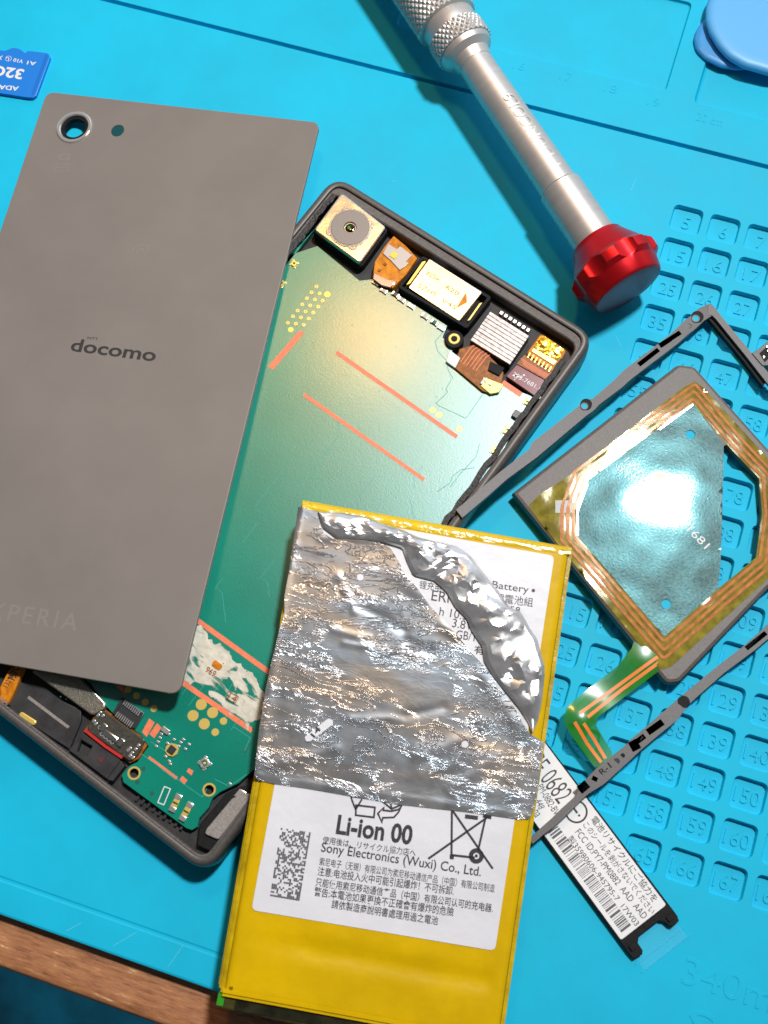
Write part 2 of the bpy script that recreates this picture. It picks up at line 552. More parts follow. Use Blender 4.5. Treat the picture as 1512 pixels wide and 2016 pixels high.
def foil_material():
    m = layered('scuffed_aluminium_foil', (.195, .192, .19), [((.8, .8, .8), .36, .15), ((.9, .9, .9), .22, .16)], 300, .22, 500, .1, .00001)
    N, L = m.node_tree.nodes, m.node_tree.links
    t = N.new('ShaderNodeTexCoord')
    mp = N.new('ShaderNodeMapping')
    mp.inputs['Rotation'].default_value = (0, 0, math.radians(8))
    mp.inputs['Scale'].default_value = (.45, 1.25, 1)
    L.new(t.outputs['Object'], mp.inputs['Vector'])
    def node(kind, **kw):
        n = N.new(kind)
        for k, v in kw.items():
            if k in n.inputs: n.inputs[k].default_value = v
            else: setattr(n, k, v)
        return n
    a = node('ShaderNodeTexNoise', Scale=230, Detail=5, Distortion=1.3, Roughness=.62)
    L.new(mp.outputs['Vector'], a.inputs['Vector'])
    # thin winding creases: a narrow ridge where the noise crosses its middle value
    rg = N.new('ShaderNodeValToRGB')
    el = rg.color_ramp.elements
    el[0].position = .455; el[0].color = (0, 0, 0, 1)
    el[1].position = .545; el[1].color = (0, 0, 0, 1)
    e = el.new(.5); e.color = (1, 1, 1, 1)
    L.new(a.outputs['Fac'], rg.inputs['Fac'])
    c = node('ShaderNodeTexNoise', Scale=62, Detail=3)
    L.new(t.outputs['Object'], c.inputs['Vector'])
    r = N.new('ShaderNodeValToRGB'); r.color_ramp.elements[0].position = .49; r.color_ramp.elements[1].position = .64
    r.color_ramp.elements[0].color = (.03, .03, .03, 1)
    L.new(c.outputs['Fac'], r.inputs['Fac'])
    mu = node('ShaderNodeMath', operation='MULTIPLY')
    L.new(rg.outputs['Color'], mu.inputs[0]); L.new(r.outputs['Color'], mu.inputs[1])
    f = node('ShaderNodeTexNoise', Scale=900, Detail=3)
    L.new(mp.outputs['Vector'], f.inputs['Vector'])
    fm = node('ShaderNodeMath', operation='MULTIPLY'); fm.inputs[1].default_value = .05
    L.new(f.outputs['Fac'], fm.inputs[0])
    ad = node('ShaderNodeMath', operation='ADD')
    L.new(mu.outputs['Value'], ad.inputs[0]); L.new(fm.outputs['Value'], ad.inputs[1])
    bp = N.new('ShaderNodeBump'); bp.inputs['Strength'].default_value = .9; bp.inputs['Distance'].default_value = .00012
    L.new(ad.outputs['Value'], bp.inputs['Height'])
    # lamp reflection streaks painted into the gloss colour: noise from blue-white to orange
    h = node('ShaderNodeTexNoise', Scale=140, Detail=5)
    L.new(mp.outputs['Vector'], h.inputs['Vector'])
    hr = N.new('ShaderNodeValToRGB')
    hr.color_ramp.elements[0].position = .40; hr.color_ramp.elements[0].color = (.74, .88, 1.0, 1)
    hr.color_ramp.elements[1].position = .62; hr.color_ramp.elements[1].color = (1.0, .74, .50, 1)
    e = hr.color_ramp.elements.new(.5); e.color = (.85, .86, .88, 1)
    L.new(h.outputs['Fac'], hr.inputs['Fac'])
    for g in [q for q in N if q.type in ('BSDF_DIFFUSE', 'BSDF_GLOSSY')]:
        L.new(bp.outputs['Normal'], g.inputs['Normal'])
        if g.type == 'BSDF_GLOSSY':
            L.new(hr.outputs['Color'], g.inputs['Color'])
    return m
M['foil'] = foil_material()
M['crumple'] = layered('bright_crumpled_foil', (.42, .415, .41), [((.92, .91, .9), .36, .58)], 300, .2, 500, .3, .00006)

def silver_sheet_material():
    return layered('speckled_silver_sheet', (.105, .13, .115), [((.30, .85, .92), .20, .03), ((.8, .88, .86), .10, .20)], 1700, .4, 2600, .5, .000014)
M['silver'] = silver_sheet_material()
M['steel'] = layered('polished_steel', (.5, .49, .46), [((.95, .94, .9), .2, .6)])
M['alu'] = layered('satin_aluminium', (.43, .41, .385), [((.82, .80, .76), .46, .36)], 900, .06, 5000, .12, .00003, (1, .15, .15))
M['film'] = layered('olive_coil_film', (.23, .19, .028), [((1, .95, .75), .12, .045)], 500, .3, 400, .3, .00003)
M['coil'] = layered('copper_coil_trace', (.52, .20, .075), [((1, .8, .6), .12, .04)], 700, .2, 400, .3, .00003)

def wood_material():
    m = bpy.data.materials.new('brown_wood_grain'); m.use_nodes = True
    N, L = m.node_tree.nodes, m.node_tree.links
    b = N['Principled BSDF']
    t = N.new('ShaderNodeTexCoord'); mp = N.new('ShaderNodeMapping')
    mp.inputs['Scale'].default_value = (.14, 1, 1)
    L.new(t.outputs['Object'], mp.inputs['Vector'])
    n = N.new('ShaderNodeTexNoise'); n.inputs['Scale'].default_value = 1150; n.inputs['Detail'].default_value = 8; n.inputs['Roughness'].default_value = .78
    L.new(mp.outputs['Vector'], n.inputs['Vector'])
    r = N.new('ShaderNodeValToRGB')
    cr = r.color_ramp
    cr.elements[0].position = .34; cr.elements[0].color = (.14, .05, .022, 1)
    cr.elements[1].position = .66; cr.elements[1].color = (.85, .52, .29, 1)
    e = cr.elements.new(.46); e.color = (.36, .145, .06, 1)
    e = cr.elements.new(.60); e.color = (.50, .22, .09, 1)
    L.new(n.outputs['Fac'], r.inputs['Fac'])
    L.new(r.outputs['Color'], b.inputs['Base Color'])
    b.inputs['Roughness'].default_value = .5
    bp = N.new('ShaderNodeBump'); bp.inputs['Strength'].default_value = .4; bp.inputs['Distance'].default_value = .00015
    L.new(n.outputs['Fac'], bp.inputs['Height']); L.new(bp.outputs['Normal'], b.inputs['Normal'])
    return m
M['wood'] = wood_material()

def paste_material():
    m = mat('dried_white_thermal_paste', (.62, .58, .47), .6, nscale=420, namt=.16, bscale=700, bstr=.7, bdist=.0003)
    N, L = m.node_tree.nodes, m.node_tree.links
    b = N['Principled BSDF']
    t = N.new('ShaderNodeTexCoord'); mp = N.new('ShaderNodeMapping')
    mp.inputs['Rotation'].default_value = (0, 0, math.radians(10)); mp.inputs['Scale'].default_value = (.45, 1.2, 1)
    L.new(t.outputs['Object'], mp.inputs['Vector'])
    n = N.new('ShaderNodeTexNoise'); n.inputs['Scale'].default_value = 420; n.inputs['Detail'].default_value = 7; n.inputs['Distortion'].default_value = .8
    L.new(mp.outputs['Vector'], n.inputs['Vector'])
    r = N.new('ShaderNodeValToRGB'); r.color_ramp.elements[0].position = .415; r.color_ramp.elements[1].position = .475
    r.color_ramp.elements[0].color = (.0, .0, .0, 1)
    L.new(n.outputs['Fac'], r.inputs['Fac']); L.new(r.outputs['Color'], b.inputs['Alpha'])
    return m
M['paste'] = paste_material()

random.seed(7)
B = bmesh.new

# ------------------------------------------------------------------ floor and desk
y_mat = (W(0, 1807, -1).y + W(420, 1942, -1).y) / 2          # front edge of the mat
y_desk = (W(0, 1913, -4).y + W(330, 2018, -4).y) / 2         # front edge of the desk
bm = B()
solid(bm, rect(-900, -900, 900, 900), -760, -750)
fl = obj('floor', bm, M['floor'], None)
fl['kind'] = 'structure'
deskf = Frame((0, y_desk, -3.0), (1, 0, 0), (0, 0, 1))
desk = thing('wooden_desk', deskf, 'brown wood grain desk under the blue repair mat', 'desk')
bm = B()
prof = [(-.0, -22), (0, -2.2), (.25, -1.2), (.8, -.5), (1.7, -.12), (2.6, 0)]
loft(bm, rect(-420, 0, 420, 500), prof)
obj('desk_top', bm, M['wood'], desk, 60)

# ------------------------------------------------------------------ repair mat
PITCH = 7.945
PAS = 1.0036
mat_t = thing('repair_mat', ID, 'bright blue silicone repair mat with numbered pockets', 'mat')
bm = B()
rims = []
def pocket_rim(c, r):
    cx, cy = c * PITCH, -r * PITCH * PAS
    return rounded(rect(cx - 3.25, cy - 3.1, cx + 3.25, cy + 3.1), 1.25, 5)
cells = [(c, r) for r in range(0, 17) for c in range(4, 11) if not (r == 16 and c < 7) and not (c == 10 and r < 15)]
cells = [q for q in cells if not (q == (10, 15))] + [(10, 15)]
top_loops = []
def hole(p, prof):
    """sink a contour into the mat: returns rim verts"""
    p = ccw(p); n = len(p); rg = []
    for ins, z in prof:
        q = offset(p, ins) if ins else p
        rg.append([bm.verts.new((v.x, v.y, z)) for v in q])
    for a, b in zip(rg, rg[1:]):
        for i in range(n):
            j = (i + 1) % n
            bm.faces.new((a[j], a[i], b[i], b[j])[::-1])
    tri_fill(bm, [rg[-1]], 0, True)
    top_loops.append(rg[0])
PROF = [(0, 0), (.06, -.02), (.11, -.1), (.2, -1.10), (.3, -1.22), (.5, -1.25)]
for c, r in cells:
    hole(pocket_rim(c, r), PROF)
# long groove, shallow front groove, tray recesses
gy = W(820, 155).y
def groove(a, b, w, d):
    a, b = V2(a), V2(b)
    hole(band(a, b, w), [(0, 0), (.1, -.05), (.22, -d * .9), (.35, -d)])
g0, g1 = W(268, -3), W(1512, 349)
gm = (W(400, 36).y + W(1200, 262).y) / 2
groove((-146, gm), (109, gm), 1.2, 1.5)
fm = (W(20, 1737).y + W(430, 1880).y) / 2
groove((-146, fm), (60, fm), 1.0, .16)
rx1, ry0, ry1 = W(1336, 90).x + .3, W(1310, 180).y, W(1355, 3).y
hole(rounded(rect(rx1 - 62, ry0, rx1, ry1), 1.2, 4), [(0, 0), (.1, -.04), (.3, -.7), (.5, -.8)])
qa = W(1372, 196); qb = W(1470, 226)
hole(rounded(rect(qa.x - .6, qa.y - 1.2, qa.x + 40, qa.y + 26), 1.6, 4), [(0, 0), (.1, -.05), (.5, -.9), (.9, -1.05)])
outer = rounded(rect(-150, y_mat, 112, 125), 3, 5)
prof = [(.5, -3.0), (0, -2.6), (0, -.5), (.15, -.12), (.5, 0)]
rg = []
for ins, z in prof:
    rg.append([bm.verts.new((v.x, v.y, z)) for v in offset(ccw(outer), ins)])
n = len(rg[0])
for a, b in zip(rg, rg[1:]):
    for i in range(n):
        j = (i + 1) % n
        bm.faces.new((a[i], a[j], b[j], b[i]))
tri_fill(bm, [rg[-1]] + top_loops, 0, True)
bmesh.ops.recalc_face_normals(bm, faces=bm.faces)
obj('mat_sheet', bm, M['mat'], mat_t, 35)
bm = B()
for c, r in cells:
    if c == 10 and r == 15:
        continue
    num = str(r * 10 + c + 1) if r < 16 else str(161 + c - 3)
    cx, cy = c * PITCH, -r * PITCH * PAS
    wd = {1: 1.6, 2: 3.4, 3: 4.7}[len(num)]
    ox = .25 if len(num) < 3 else .0
    text(bm, num, (cx + ox - wd / 2, cy - 1.55), (cx + ox + wd / 2, cy - 1.55), 2.8, -1.27, ext=.26)
for i, nn in enumerate(('16', '17', '18', '19', '20 cm')):
    q = W(*((1020, 137), (1112, 158), (1200, 182), (1285, 208), (1395, 243))[i])
    text(bm, nn, (q.x - 1.3 * (1 if i < 4 else 2.2), q.y), (q.x + 1.3 * (1 if i < 4 else 2.2), q.y), 2.0, 0, ext=.07)
q = W(1020, 178)
for k in range(0, 46):
    x = q.x + k * 1.0
    h = 1.9 if k % 10 == 0 else (1.4 if k % 5 == 0 else .9)
    solid(bm, rect(x - .09, q.y - 2.8, x + .09, q.y - 2.8 + h), -.02, .06)
q0, q1 = W(1340, 1935), W(1600, 2018)
text(bm, '340mmX230mm', (q0.x, q0.y), (q0.x + 50, q0.y), 4.6, 0, ext=.10)
q0 = W(1350, 2030)
text(bm, 'S-150', (q0.x, q0.y - 1.0), (q0.x + 26, q0.y - 1.0), 5.0, 0, ext=.10)
obj('raised_lettering', bm, M['mat'], mat_t, 30)
bm = B()
rnd = random.Random(21)
for K, a, b in ((crop(0, 1640, 3.15), (410, 607), (505, 556)), (crop(0, 1640, 3.15), (700, 700), (845, 615)), (crop(0, 1640, 3.15), (1040, 832), (1135, 695)),
                (K13, (60, 1545), (110, 1650)), (K13, (200, 170), (250, 60)), (K2, (60, 700), (80, 695)), (K2, (1240, 90), (1262, 105))):
    p, q = W(*K(*a)), W(*K(*b))
    ribbon(bm, [p.xy, p.xy.lerp(q.xy, .5) + Vector((.05, .03)), q.xy], .06, .002, .012)
for k in range(230):
    c_, r_ = rnd.choice(cells)
    x, y = c_ * PITCH + rnd.uniform(-2.8, 2.8), -r_ * PITCH * PAS + rnd.uniform(-2.7, 2.7)
    cyl(bm, x, y, rnd.uniform(.04, .10), -1.25, -1.17, 6)
for k in range(110):
    x, y = rnd.uniform(-110, 105), rnd.uniform(-170, 40)
    cyl(bm, x, y, rnd.uniform(.02, .06), .0, .03, 6)
obj('scuffs_and_dust', bm, mat('pale_dust', (.16, .58, .74), .6), mat_t)['kind'] = 'stuff'
# ------------------------------------------------------------------ opened phone
th = -0.31205558
PH = Frame((-40.7992, -14.7917, 0), (math.cos(th), math.sin(th), 0), (0, 0, 1))
phone = thing('opened_phone', PH, 'opened smartphone lying face down with its green circuit board exposed', 'phone')
OUT = rounded(rect(0, -127, 65, 0), 4.2, 6)
INNER = rounded(rect(2.3, -124.9, 62.9, -3.6), 2.2, 4)
bm = B()
prof = [(1.4, 0.02), (.5, .7), (.05, 1.8), (0, 3.2), (0, 5.9), (.1, 6.9), (.35, 7.6), (.75, 7.95), (1.1, 8.0), (1.55, 8.0), (1.7, 7.9), (1.75, 7.35)]
rg = []
for ins, z in prof:
    rg.append([bm.verts.new((v.x, v.y, z)) for v in offset(ccw(OUT), ins)])
n = len(rg[0])
for a, b in zip(rg, rg[1:]):
    for i in range(n):
        j = (i + 1) % n
        bm.faces.new((a[i], a[j], b[j], b[i]))
tri_fill(bm, [rg[0]], 0, False)
obj('outer_frame', bm, M['body'], phone, 35)
bm = B()
solid(bm, offset(ccw(OUT), 1.74), 3.2, 7.4, .05, [INNER], .25)
obj('adhesive_ledge', bm, M['ledge'], phone)
bm = B()
solid(bm, rect(2.0, -125.2, 63.2, -3.2), 3.0, 4.6)
# low ribs and steps of the lower tray
def pp(K, lst, z): return PH.pts(K, lst, z)
solid(bm, pp(K5, [(30, 560), (60, 470), (430, 640), (430, 700), (370, 850), (60, 650)], 5.6), 4.5, 5.6, .15)
solid(bm, pp(K5, [(440, 760), (640, 905), (570, 1010), (365, 855)], 5.9), 4.5, 5.9, .15,
      [pp(K5, [(430, 800), (490, 835), (460, 885), (410, 860)], 5.9)])
solid(bm, pp(K5, [(640, 910), (660, 940), (600, 1020), (570, 1010)], 6.6), 4.5, 6.6, .1)
for k in range(9):
    a = PH.px(*K5(720 + k * 30, 1125 + k * 19), 5.2)
    solid(bm, band(a, a + Vector((.0, 1.4)), .5), 4.5, 5.2 + .2 * (k % 3), .05)
obj('inner_tray', bm, M['dark_tray'], phone)
bm = B()
solid(bm, band(PH.px(*K5(150, 573), 5.63), PH.px(*K5(365, 735), 5.63), .55), 5.55, 5.66)
obj('pull_rib', bm, M['grey_pad'], phone)
bm = B()
solid(bm, rounded(band(PH.px(*K5(105, 660), 5.8), PH.px(*K5(190, 715), 5.8), 1.0), .45, 4), 4.6, 6.0, .2)
obj('gold_spring_contact', bm, M['gold'], phone)
bm = B()
g = []
for k in range(52):
    y = -8 - k * 1.9
    g.append(Vector((62.2 + random.uniform(-.25, .25), y)))
ribbon(bm, g, 1.1, 6.9, 7.55)
g = [Vector((2.7 + random.uniform(-.25, .25), -4 - k * 1.5)) for k in range(24)]
ribbon(bm, g, 1.1, 6.9, 7.55)
obj('side_gasket', bm, M['gasket'], phone, 20)

ZB = 6.2
def bp_(K, lst, z=ZB): return PH.pts(K, lst, z)
outline = (bp_(K3, [(120, 370), (240, 330), (430, 486), (490, 480), (500, 510), (600, 548), (720, 622), (826, 690), (806, 742), (850, 800), (830, 870), (930, 935), (1040, 1000),
                    (1090, 945), (1150, 985), (1225, 1015)])
           + bp_(K6, [(445, 475), (340, 640), (290, 740), (205, 855), (90, 965)]) + [Vector((61.3, -92)), Vector((61.3, -104))]
           + bp_(K5, [(1330, 975), (1270, 1030), (1170, 1078), (1130, 1110), (1110, 1160), (1060, 1215), (1050, 1262), (1020, 1280), (990, 1270), (655, 1025),
                      (648, 985), (690, 938), (730, 918), (790, 835), (745, 770), (640, 700), (548, 605), (480, 500), (300, 380), (90, 300)])
           + [Vector((4.2, -100)), Vector((3.6, -12))])
outline = ccw(outline)
holeA = PH.px(*K5(713, 978), ZB); holeB = PH.px(*K5(1112, 1066), ZB)
bm = B()
solid(bm, outline, 5.2, ZB, .06, [ngon(*holeA, 1.0, 20), ngon(*holeB, 1.0, 20)], 0)
board = obj('circuit_board', bm, M['pcb'], phone, 35)
def bpart(name, fn, m, parent=None, smooth=40, label=None):
    b_ = B(); fn(b_); return obj(name, b_, m, parent or board, smooth, label)
# raised shield outline and etched lines of the board
def etched(b_):
    for K, pts in SHIELD:
        ribbon(b_, bp_(K, pts, ZB), .13, ZB - .02, ZB + .035)
SHIELD_ALL = ((K3, [(820, 700), (790, 740), (772, 760), (782, 805), (825, 850), (830, 890), (850, 925), (820, 975), (828, 990), (775, 1040), (790, 1052), (910, 1108), (985, 1000)]),
                   (K6, [(170, 790), (110, 800), (70, 830), (60, 860), (0, 900)]), (K6, [(195, 680), (180, 740), (110, 815), (60, 880)]),
                   (K5, [(755, 878), (1075, 1105), (1100, 1060)]), (K5, [(1140, 1010), (1220, 1048), (1310, 985)]),
                   (K5, [(800, 810), (880, 860)]), (K5, [(1240, 730), (1330, 790), (1300, 860)]))
for SHIELD in [(q,) for q in SHIELD_ALL]:
    bpart('shield_outline', etched, M['hazed'])
def vias(b_):
    q = random.Random(9)
    for (x0, y0), (x1, y1), n_ in (((4, -20), (58, -90), 70), ((20, -92), (56, -118), 45)):
        for k in range(n_):
            x, y = q.uniform(x0, x1), q.uniform(y1, y0)
            cyl(b_, x, y, q.choice((.09, .12)), ZB - .02, ZB + .02, 8)
bpart('board_vias', vias, M['pcb2'])
def traces(b_):
    q = random.Random(4)
    for k in range(16):
        x, y = q.uniform(26, 58), q.uniform(-88, -30)
        pts = [Vector((x, y))]
        for j in range(q.choice((2, 3, 4))):
            d = q.choice(((1, 0), (0, -1), (.7, -.7), (0, -1)))
            l = q.uniform(1.5, 7)
            pts.append(pts[-1] + Vector(d) * l)
        if all(3 < p.x < 60.5 and -92 < p.y < -26 for p in pts):
            ribbon(b_, pts, .1, ZB - .02, ZB + .025)
    for k in range(14):
        x = 22 + k * 2.3
        ribbon(b_, [Vector((x, -94 - (k % 3))), Vector((x + .6, -97 - (k % 4))), Vector((x + .6, -101 - (k % 5)))], .09, ZB - .02, ZB + .025)
bpart('etched_traces', traces, M['hazed'])
def dgroove(b_):
    ribbon(b_, bp_(K5, [(1345, 720), (1345, 800), (1305, 865), (1295, 855)]), .28, ZB - .02, ZB + .03)
    for x, y in ((762, 955), (730, 1025), (808, 1085)):
        cyl(b_, *PH.px(*K5(x, y), ZB), .45, ZB - .02, ZB + .02, 14)
bpart('dark_mask_marks', dgroove, M['dark_green'])
for K, a, b, w in ((K3, (325, 810), (870, 1192), .85), (K3, (178, 1000), (722, 1385), .75), (K3, (170, 718), (28, 882), 1.25), (K5, (1000, 130), (1470, 470), .95),
                   (K5, (905, 450), (1340, 752), .95), (K5, (790, 893), (940, 1006), .55), (K3, (1075, 945), (1160, 1003), 1.1)):
    bpart('copper_strip', lambda q: solid(q, band(PH.px(*K(*a), ZB), PH.px(*K(*b), ZB), w), ZB - .02, ZB + .03), M['copper'])
for c in ([(755, 760), (793, 687), (822, 708), (780, 785)], [(795, 770), (835, 712), (858, 735), (820, 792)], [(955, 1012), (970, 992), (996, 1015), (980, 1038)],
          [(992, 970), (1003, 950), (1028, 966), (1018, 990)], [(610, 510), (650, 515), (680, 540), (668, 560)]):
    bpart('copper_pad', lambda q: solid(q, bp_(K5, c), ZB - .02, ZB + .03), M['copper'])
for K, x, y, r in ((K3, 285, 549, .62), (K3, 120, 708, .55), (K3, 760, 1072, .55), (K3, 790, 1093, .55), (K3, 881, 1157, .55), (K5, 1070, 613, 1.02), (K5, 1026, 672, 1.02),
                   (K5, 1130, 656, 1.02), (K5, 1086, 716, 1.02), (K5, 1188, 701, .68), (K5, 1144, 760, .70), (K5, 726, 566, .66), (K5, 772, 600, .66), (K5, 818, 634, .66), (K5, 682, 531, .66)):
    bpart('gold_pad', lambda q: cyl(q, *PH.px(*K(x, y), ZB), r, ZB - .02, ZB + .04, 24), M['gold'])
dots = [(236, 513), (214, 540), (250, 545), (193, 567), (229, 572), (264, 577), (172, 594), (208, 599), (244, 604), (151, 622), (187, 626), (222, 631), (130, 648), (166, 653), (201, 658),
        (107, 677), (143, 681), (179, 686)]
for x, y in dots:
    bpart('via_ring', lambda q: ring(q, *PH.px(*K3(x, y), ZB), .17, .36, ZB - .02, ZB + .04, 14), M['gold'])
for x, y in ((713, 978), (1112, 1066)):
    bpart('screw_hole_ring', lambda q: ring(q, *PH.px(*K5(x, y), ZB), .88, 1.22, ZB - .6, ZB + .05, 28), M['gold'])
# spring contacts on the right edge of the board
def contact(b_, K, x, y, s=1.0):
    c = PH.px(*K(x, y), ZB)
    solid(b_, rounded(rect(c.x - .7 * s, c.y - .75 * s, c.x + .7 * s, c.y + .75 * s), .2, 2), ZB - .02, ZB + .35, .08, [ngon(c.x, c.y, .28 * s, 12)])
    for sx in (-1, 1):
        for sy in (-1, 1):
            solid(b_, rect(c.x + sx * .65 * s - .22, c.y + sy * .7 * s - .22, c.x + sx * .65 * s + .22, c.y + sy * .7 * s + .22), ZB - .02, ZB + .2, .05)
for K, x, y, s in ((K3, 135, 412, .8), (K3, 78, 500, .9), (K3, 1186, 1036, .8), (K3, 1098, 1165, 1.1), (K6, 268, 715, 1.0)):
    bpart('spring_contact', lambda q: contact(q, K, x, y, s), M['gold'])
def socket(b_):
    c = PH.px(*K3(1142, 1096), ZB)
    solid(b_, rounded(rect(c.x - .9, c.y - .9, c.x + .9, c.y + .7), .2, 2), ZB - .02, ZB + .9, .1)
bpart('edge_switch', socket, M['chip'])
# row of small capacitors beside the earpiece
row = [(505, 500), (540, 535), (592, 552), (620, 575), (663, 603), (725, 650), (768, 678), (800, 703)]
for i, (x, y) in enumerate(row):
    c = PH.px(*K3(x, y), ZB)
    m_ = [M['tin'], M['ceramic'], M['chip'], M['ceramic'], M['tin'], M['ceramic'], M['dark_green'], M['tin']][i]
    bpart('capacitor', lambda q: solid(q, rounded(rect(c.x - .75, c.y - .42, c.x + .75, c.y + .42), .1, 2), ZB - .02, ZB + .45, .08), m_)
    for dx in (-.62, .62):
        bpart('solder_end', lambda q: solid(q, rect(c.x + dx - .2, c.y - .46, c.x + dx + .2, c.y + .46), ZB - .02, ZB + .5, .08), M['tin'])
# lower parts of the board
def conn(b_):
    a, b = PH.px(*K5(665, 590), ZB), PH.px(*K5(745, 650), ZB)
    c, d = PH.px(*K5(625, 650), ZB), PH.px(*K5(705, 712), ZB)
    p = [PH.px(*K5(*q), ZB) for q in ((650, 575), (770, 660), (720, 745), (600, 660))]
    solid(b_, p, ZB - .02, ZB + .5, .08, [offset(ccw(p), .55)], .05)
    solid(b_, offset(ccw(p), .5), ZB - .02, ZB + .15)
bpart('board_connector', conn, M['chip'])
for i in range(10):
    for (a, b), (c, d) in ((((668, 588), (756, 650)), ((654, 610), (738, 676))), (((626, 652), (714, 715)), ((612, 676), (700, 742)))):
        t = (i + .5) / 10
        p0 = PH.px(*K5(a + (b if False else 0) + 0, 0), ZB) if False else None
        s0 = Vector(PH.px(*K5(*(668, 588)), ZB)) if False else None
for (a, b), (c, d) in ((((668, 588), (756, 650)), ((652, 612), (740, 678))), (((628, 650), (716, 713)), ((612, 674), (700, 740)))):
    for i in range(9):
        t = (i + .5) / 9
        p0 = PH.px(*K5(a[0] + (b[0] - a[0]) * t, a[1] + (b[1] - a[1]) * t), ZB)
        p1 = PH.px(*K5(c[0] + (d[0] - c[0]) * t, c[1] + (d[1] - c[1]) * t), ZB)
        bpart('connector_pin', lambda q: solid(q, band(p0, p1, .22), ZB, ZB + .56), M['tin'])
def coil_chip(b_):
    c = PH.px(*K5(915, 855), ZB)
    ring(b_, c.x, c.y, .75, 1.25, ZB - .02, ZB + .35, 8)
bpart('antenna_switch', coil_chip, M['gold'])
c = PH.px(*K5(915, 855), ZB)
bpart('switch_chip', lambda q: solid(q, rounded(rect(c.x - .7, c.y - .75, c.x + .7, c.y + .75), .15, 2), ZB - .02, ZB + .6, .1), M['chip'])
for x, y in ((900, 915), (925, 800), (950, 835), (975, 800), (1005, 825), (985, 850), (880, 890), (905, 930), (890, 820), (960, 815), (870, 745), (895, 770), (850, 790), (840, 812), (830, 836), (858, 770), (1222, 1035)):
    c = PH.px(*K5(x, y), ZB)
    bpart('solder_dot', lambda q: solid(q, rounded(rect(c.x - .32, c.y - .24, c.x + .32, c.y + .24), .1, 2), ZB - .02, ZB + .22, .08), M['tin'])
c = PH.px(*K5(880, 752), ZB)
bpart('capacitor', lambda q: solid(q, rounded(rect(c.x - .8, c.y - .5, c.x + .8, c.y + .5), .1, 2), ZB - .02, ZB + .5, .1), M['tin'])
c = PH.px(*K5(1088, 926), ZB)
bpart('coax_socket', lambda q: ring(q, c.x, c.y, .55, 1.0, ZB - .02, ZB + .4, 8, .08), M['tin'])
bpart('socket_pin', lambda q: cyl(q, c.x, c.y, .25, ZB, ZB + .45, 12, .05), M['gold'])
for dx, dy in ((-.9, -.5), (.9, .5), (-.5, .9), (.5, -.9)):
    bpart('solder_dot', lambda q: solid(q, rect(c.x + dx - .3, c.y + dy - .3, c.x + dx + .3, c.y + dy + .3), ZB - .02, ZB + .2, .05), M['tin'])
for q0, q1 in (((950, 1105), (918, 1170)), ((1010, 1148), (972, 1218))):
    a, b = PH.px(*K5(*q0), ZB), PH.px(*K5(*q1), ZB)
    bpart('diode', lambda q: solid(q, band(a, b, 1.15), ZB - .02, ZB + .45, .1), M['gold'])
    for t in (0, 1):
        e = a.lerp(b, t)
        d = (b - a).normalized() * .5
        bpart('solder_end', lambda q: solid(q, band(e - d, e + d, 1.3), ZB - .02, ZB + .5, .1), M['tin'])
    m = a.lerp(b, .5); d = (b - a).normalized() * .15
    bpart('diode_mark', lambda q: solid(q, band(m - d, m + d, 1.0), ZB, ZB + .47), M['chip'])
def mark(b_):
    a, b = (PH.px(*K5(*q), ZB) for q in ((890, 1055), (855, 1140)))
    r_ = band(a, b, 1.2)
    ribbon(b_, r_, .18, ZB - .01, ZB + .03, True)
bpart('white_outline_mark', mark, M['white'])
# dried paste between the two copper strips
pz = lambda x, y: ZB + .06 + .10 * noise.noise(Vector((x * .9, y * .9, 3)))
def jagged(p, step, amp, seed):
    q = random.Random(seed); p = ccw(p); out = []
    for i in range(len(p)):
        a, b = p[i], p[(i + 1) % len(p)]
        d = b - a; n_ = Vector((-d.y, d.x)).normalized(); k = max(1, int(d.length / step))
        out += [a.lerp(b, t / k) + n_ * q.uniform(-amp, amp) for t in range(k)]
    return out
bm = B()
sheet(bm, jagged(bp_(K5, [(960, 470), (975, 385), (1005, 330), (1035, 190), (1080, 200), (1110, 265), (1150, 290), (1200, 300), (1240, 370), (1290, 410), (1345, 440), (1365, 475), (1375, 520), (1410, 560),
                   (1385, 690), (1330, 715), (1320, 750), (1270, 735), (1210, 650), (1160, 620), (1085, 520), (1040, 490), (1010, 505)]), .5, .32, 3), .6, pz)
obj('dried_paste', bm, M['paste'], board, 60)
bm = B()
text(bm, '969', PH.px(*K5(1088, 436), ZB + .2), PH.px(*K5(1136, 466), ZB + .2), 1.1, ZB + .2)
text(bm, '14', PH.px(*K5(1208, 578), ZB + .2), PH.px(*K5(1248, 602), ZB + .2), 1.1, ZB + .2)
ribbon(bm, bp_(K5, [(1215, 542), (1268, 572), (1250, 606), (1200, 578)], ZB + .2), .1, ZB + .18, ZB + .2, True)
obj('board_number', bm, M['kapton_d'], board)
c = PH.px(*K5(1155, 405), ZB)
bpart('amber_smear', lambda q: solid(q, rounded(rect(c.x - 1.0, c.y - .6, c.x + 1.0, c.y + .6), .4, 3), ZB + .1, ZB + .22), M['kapton'])

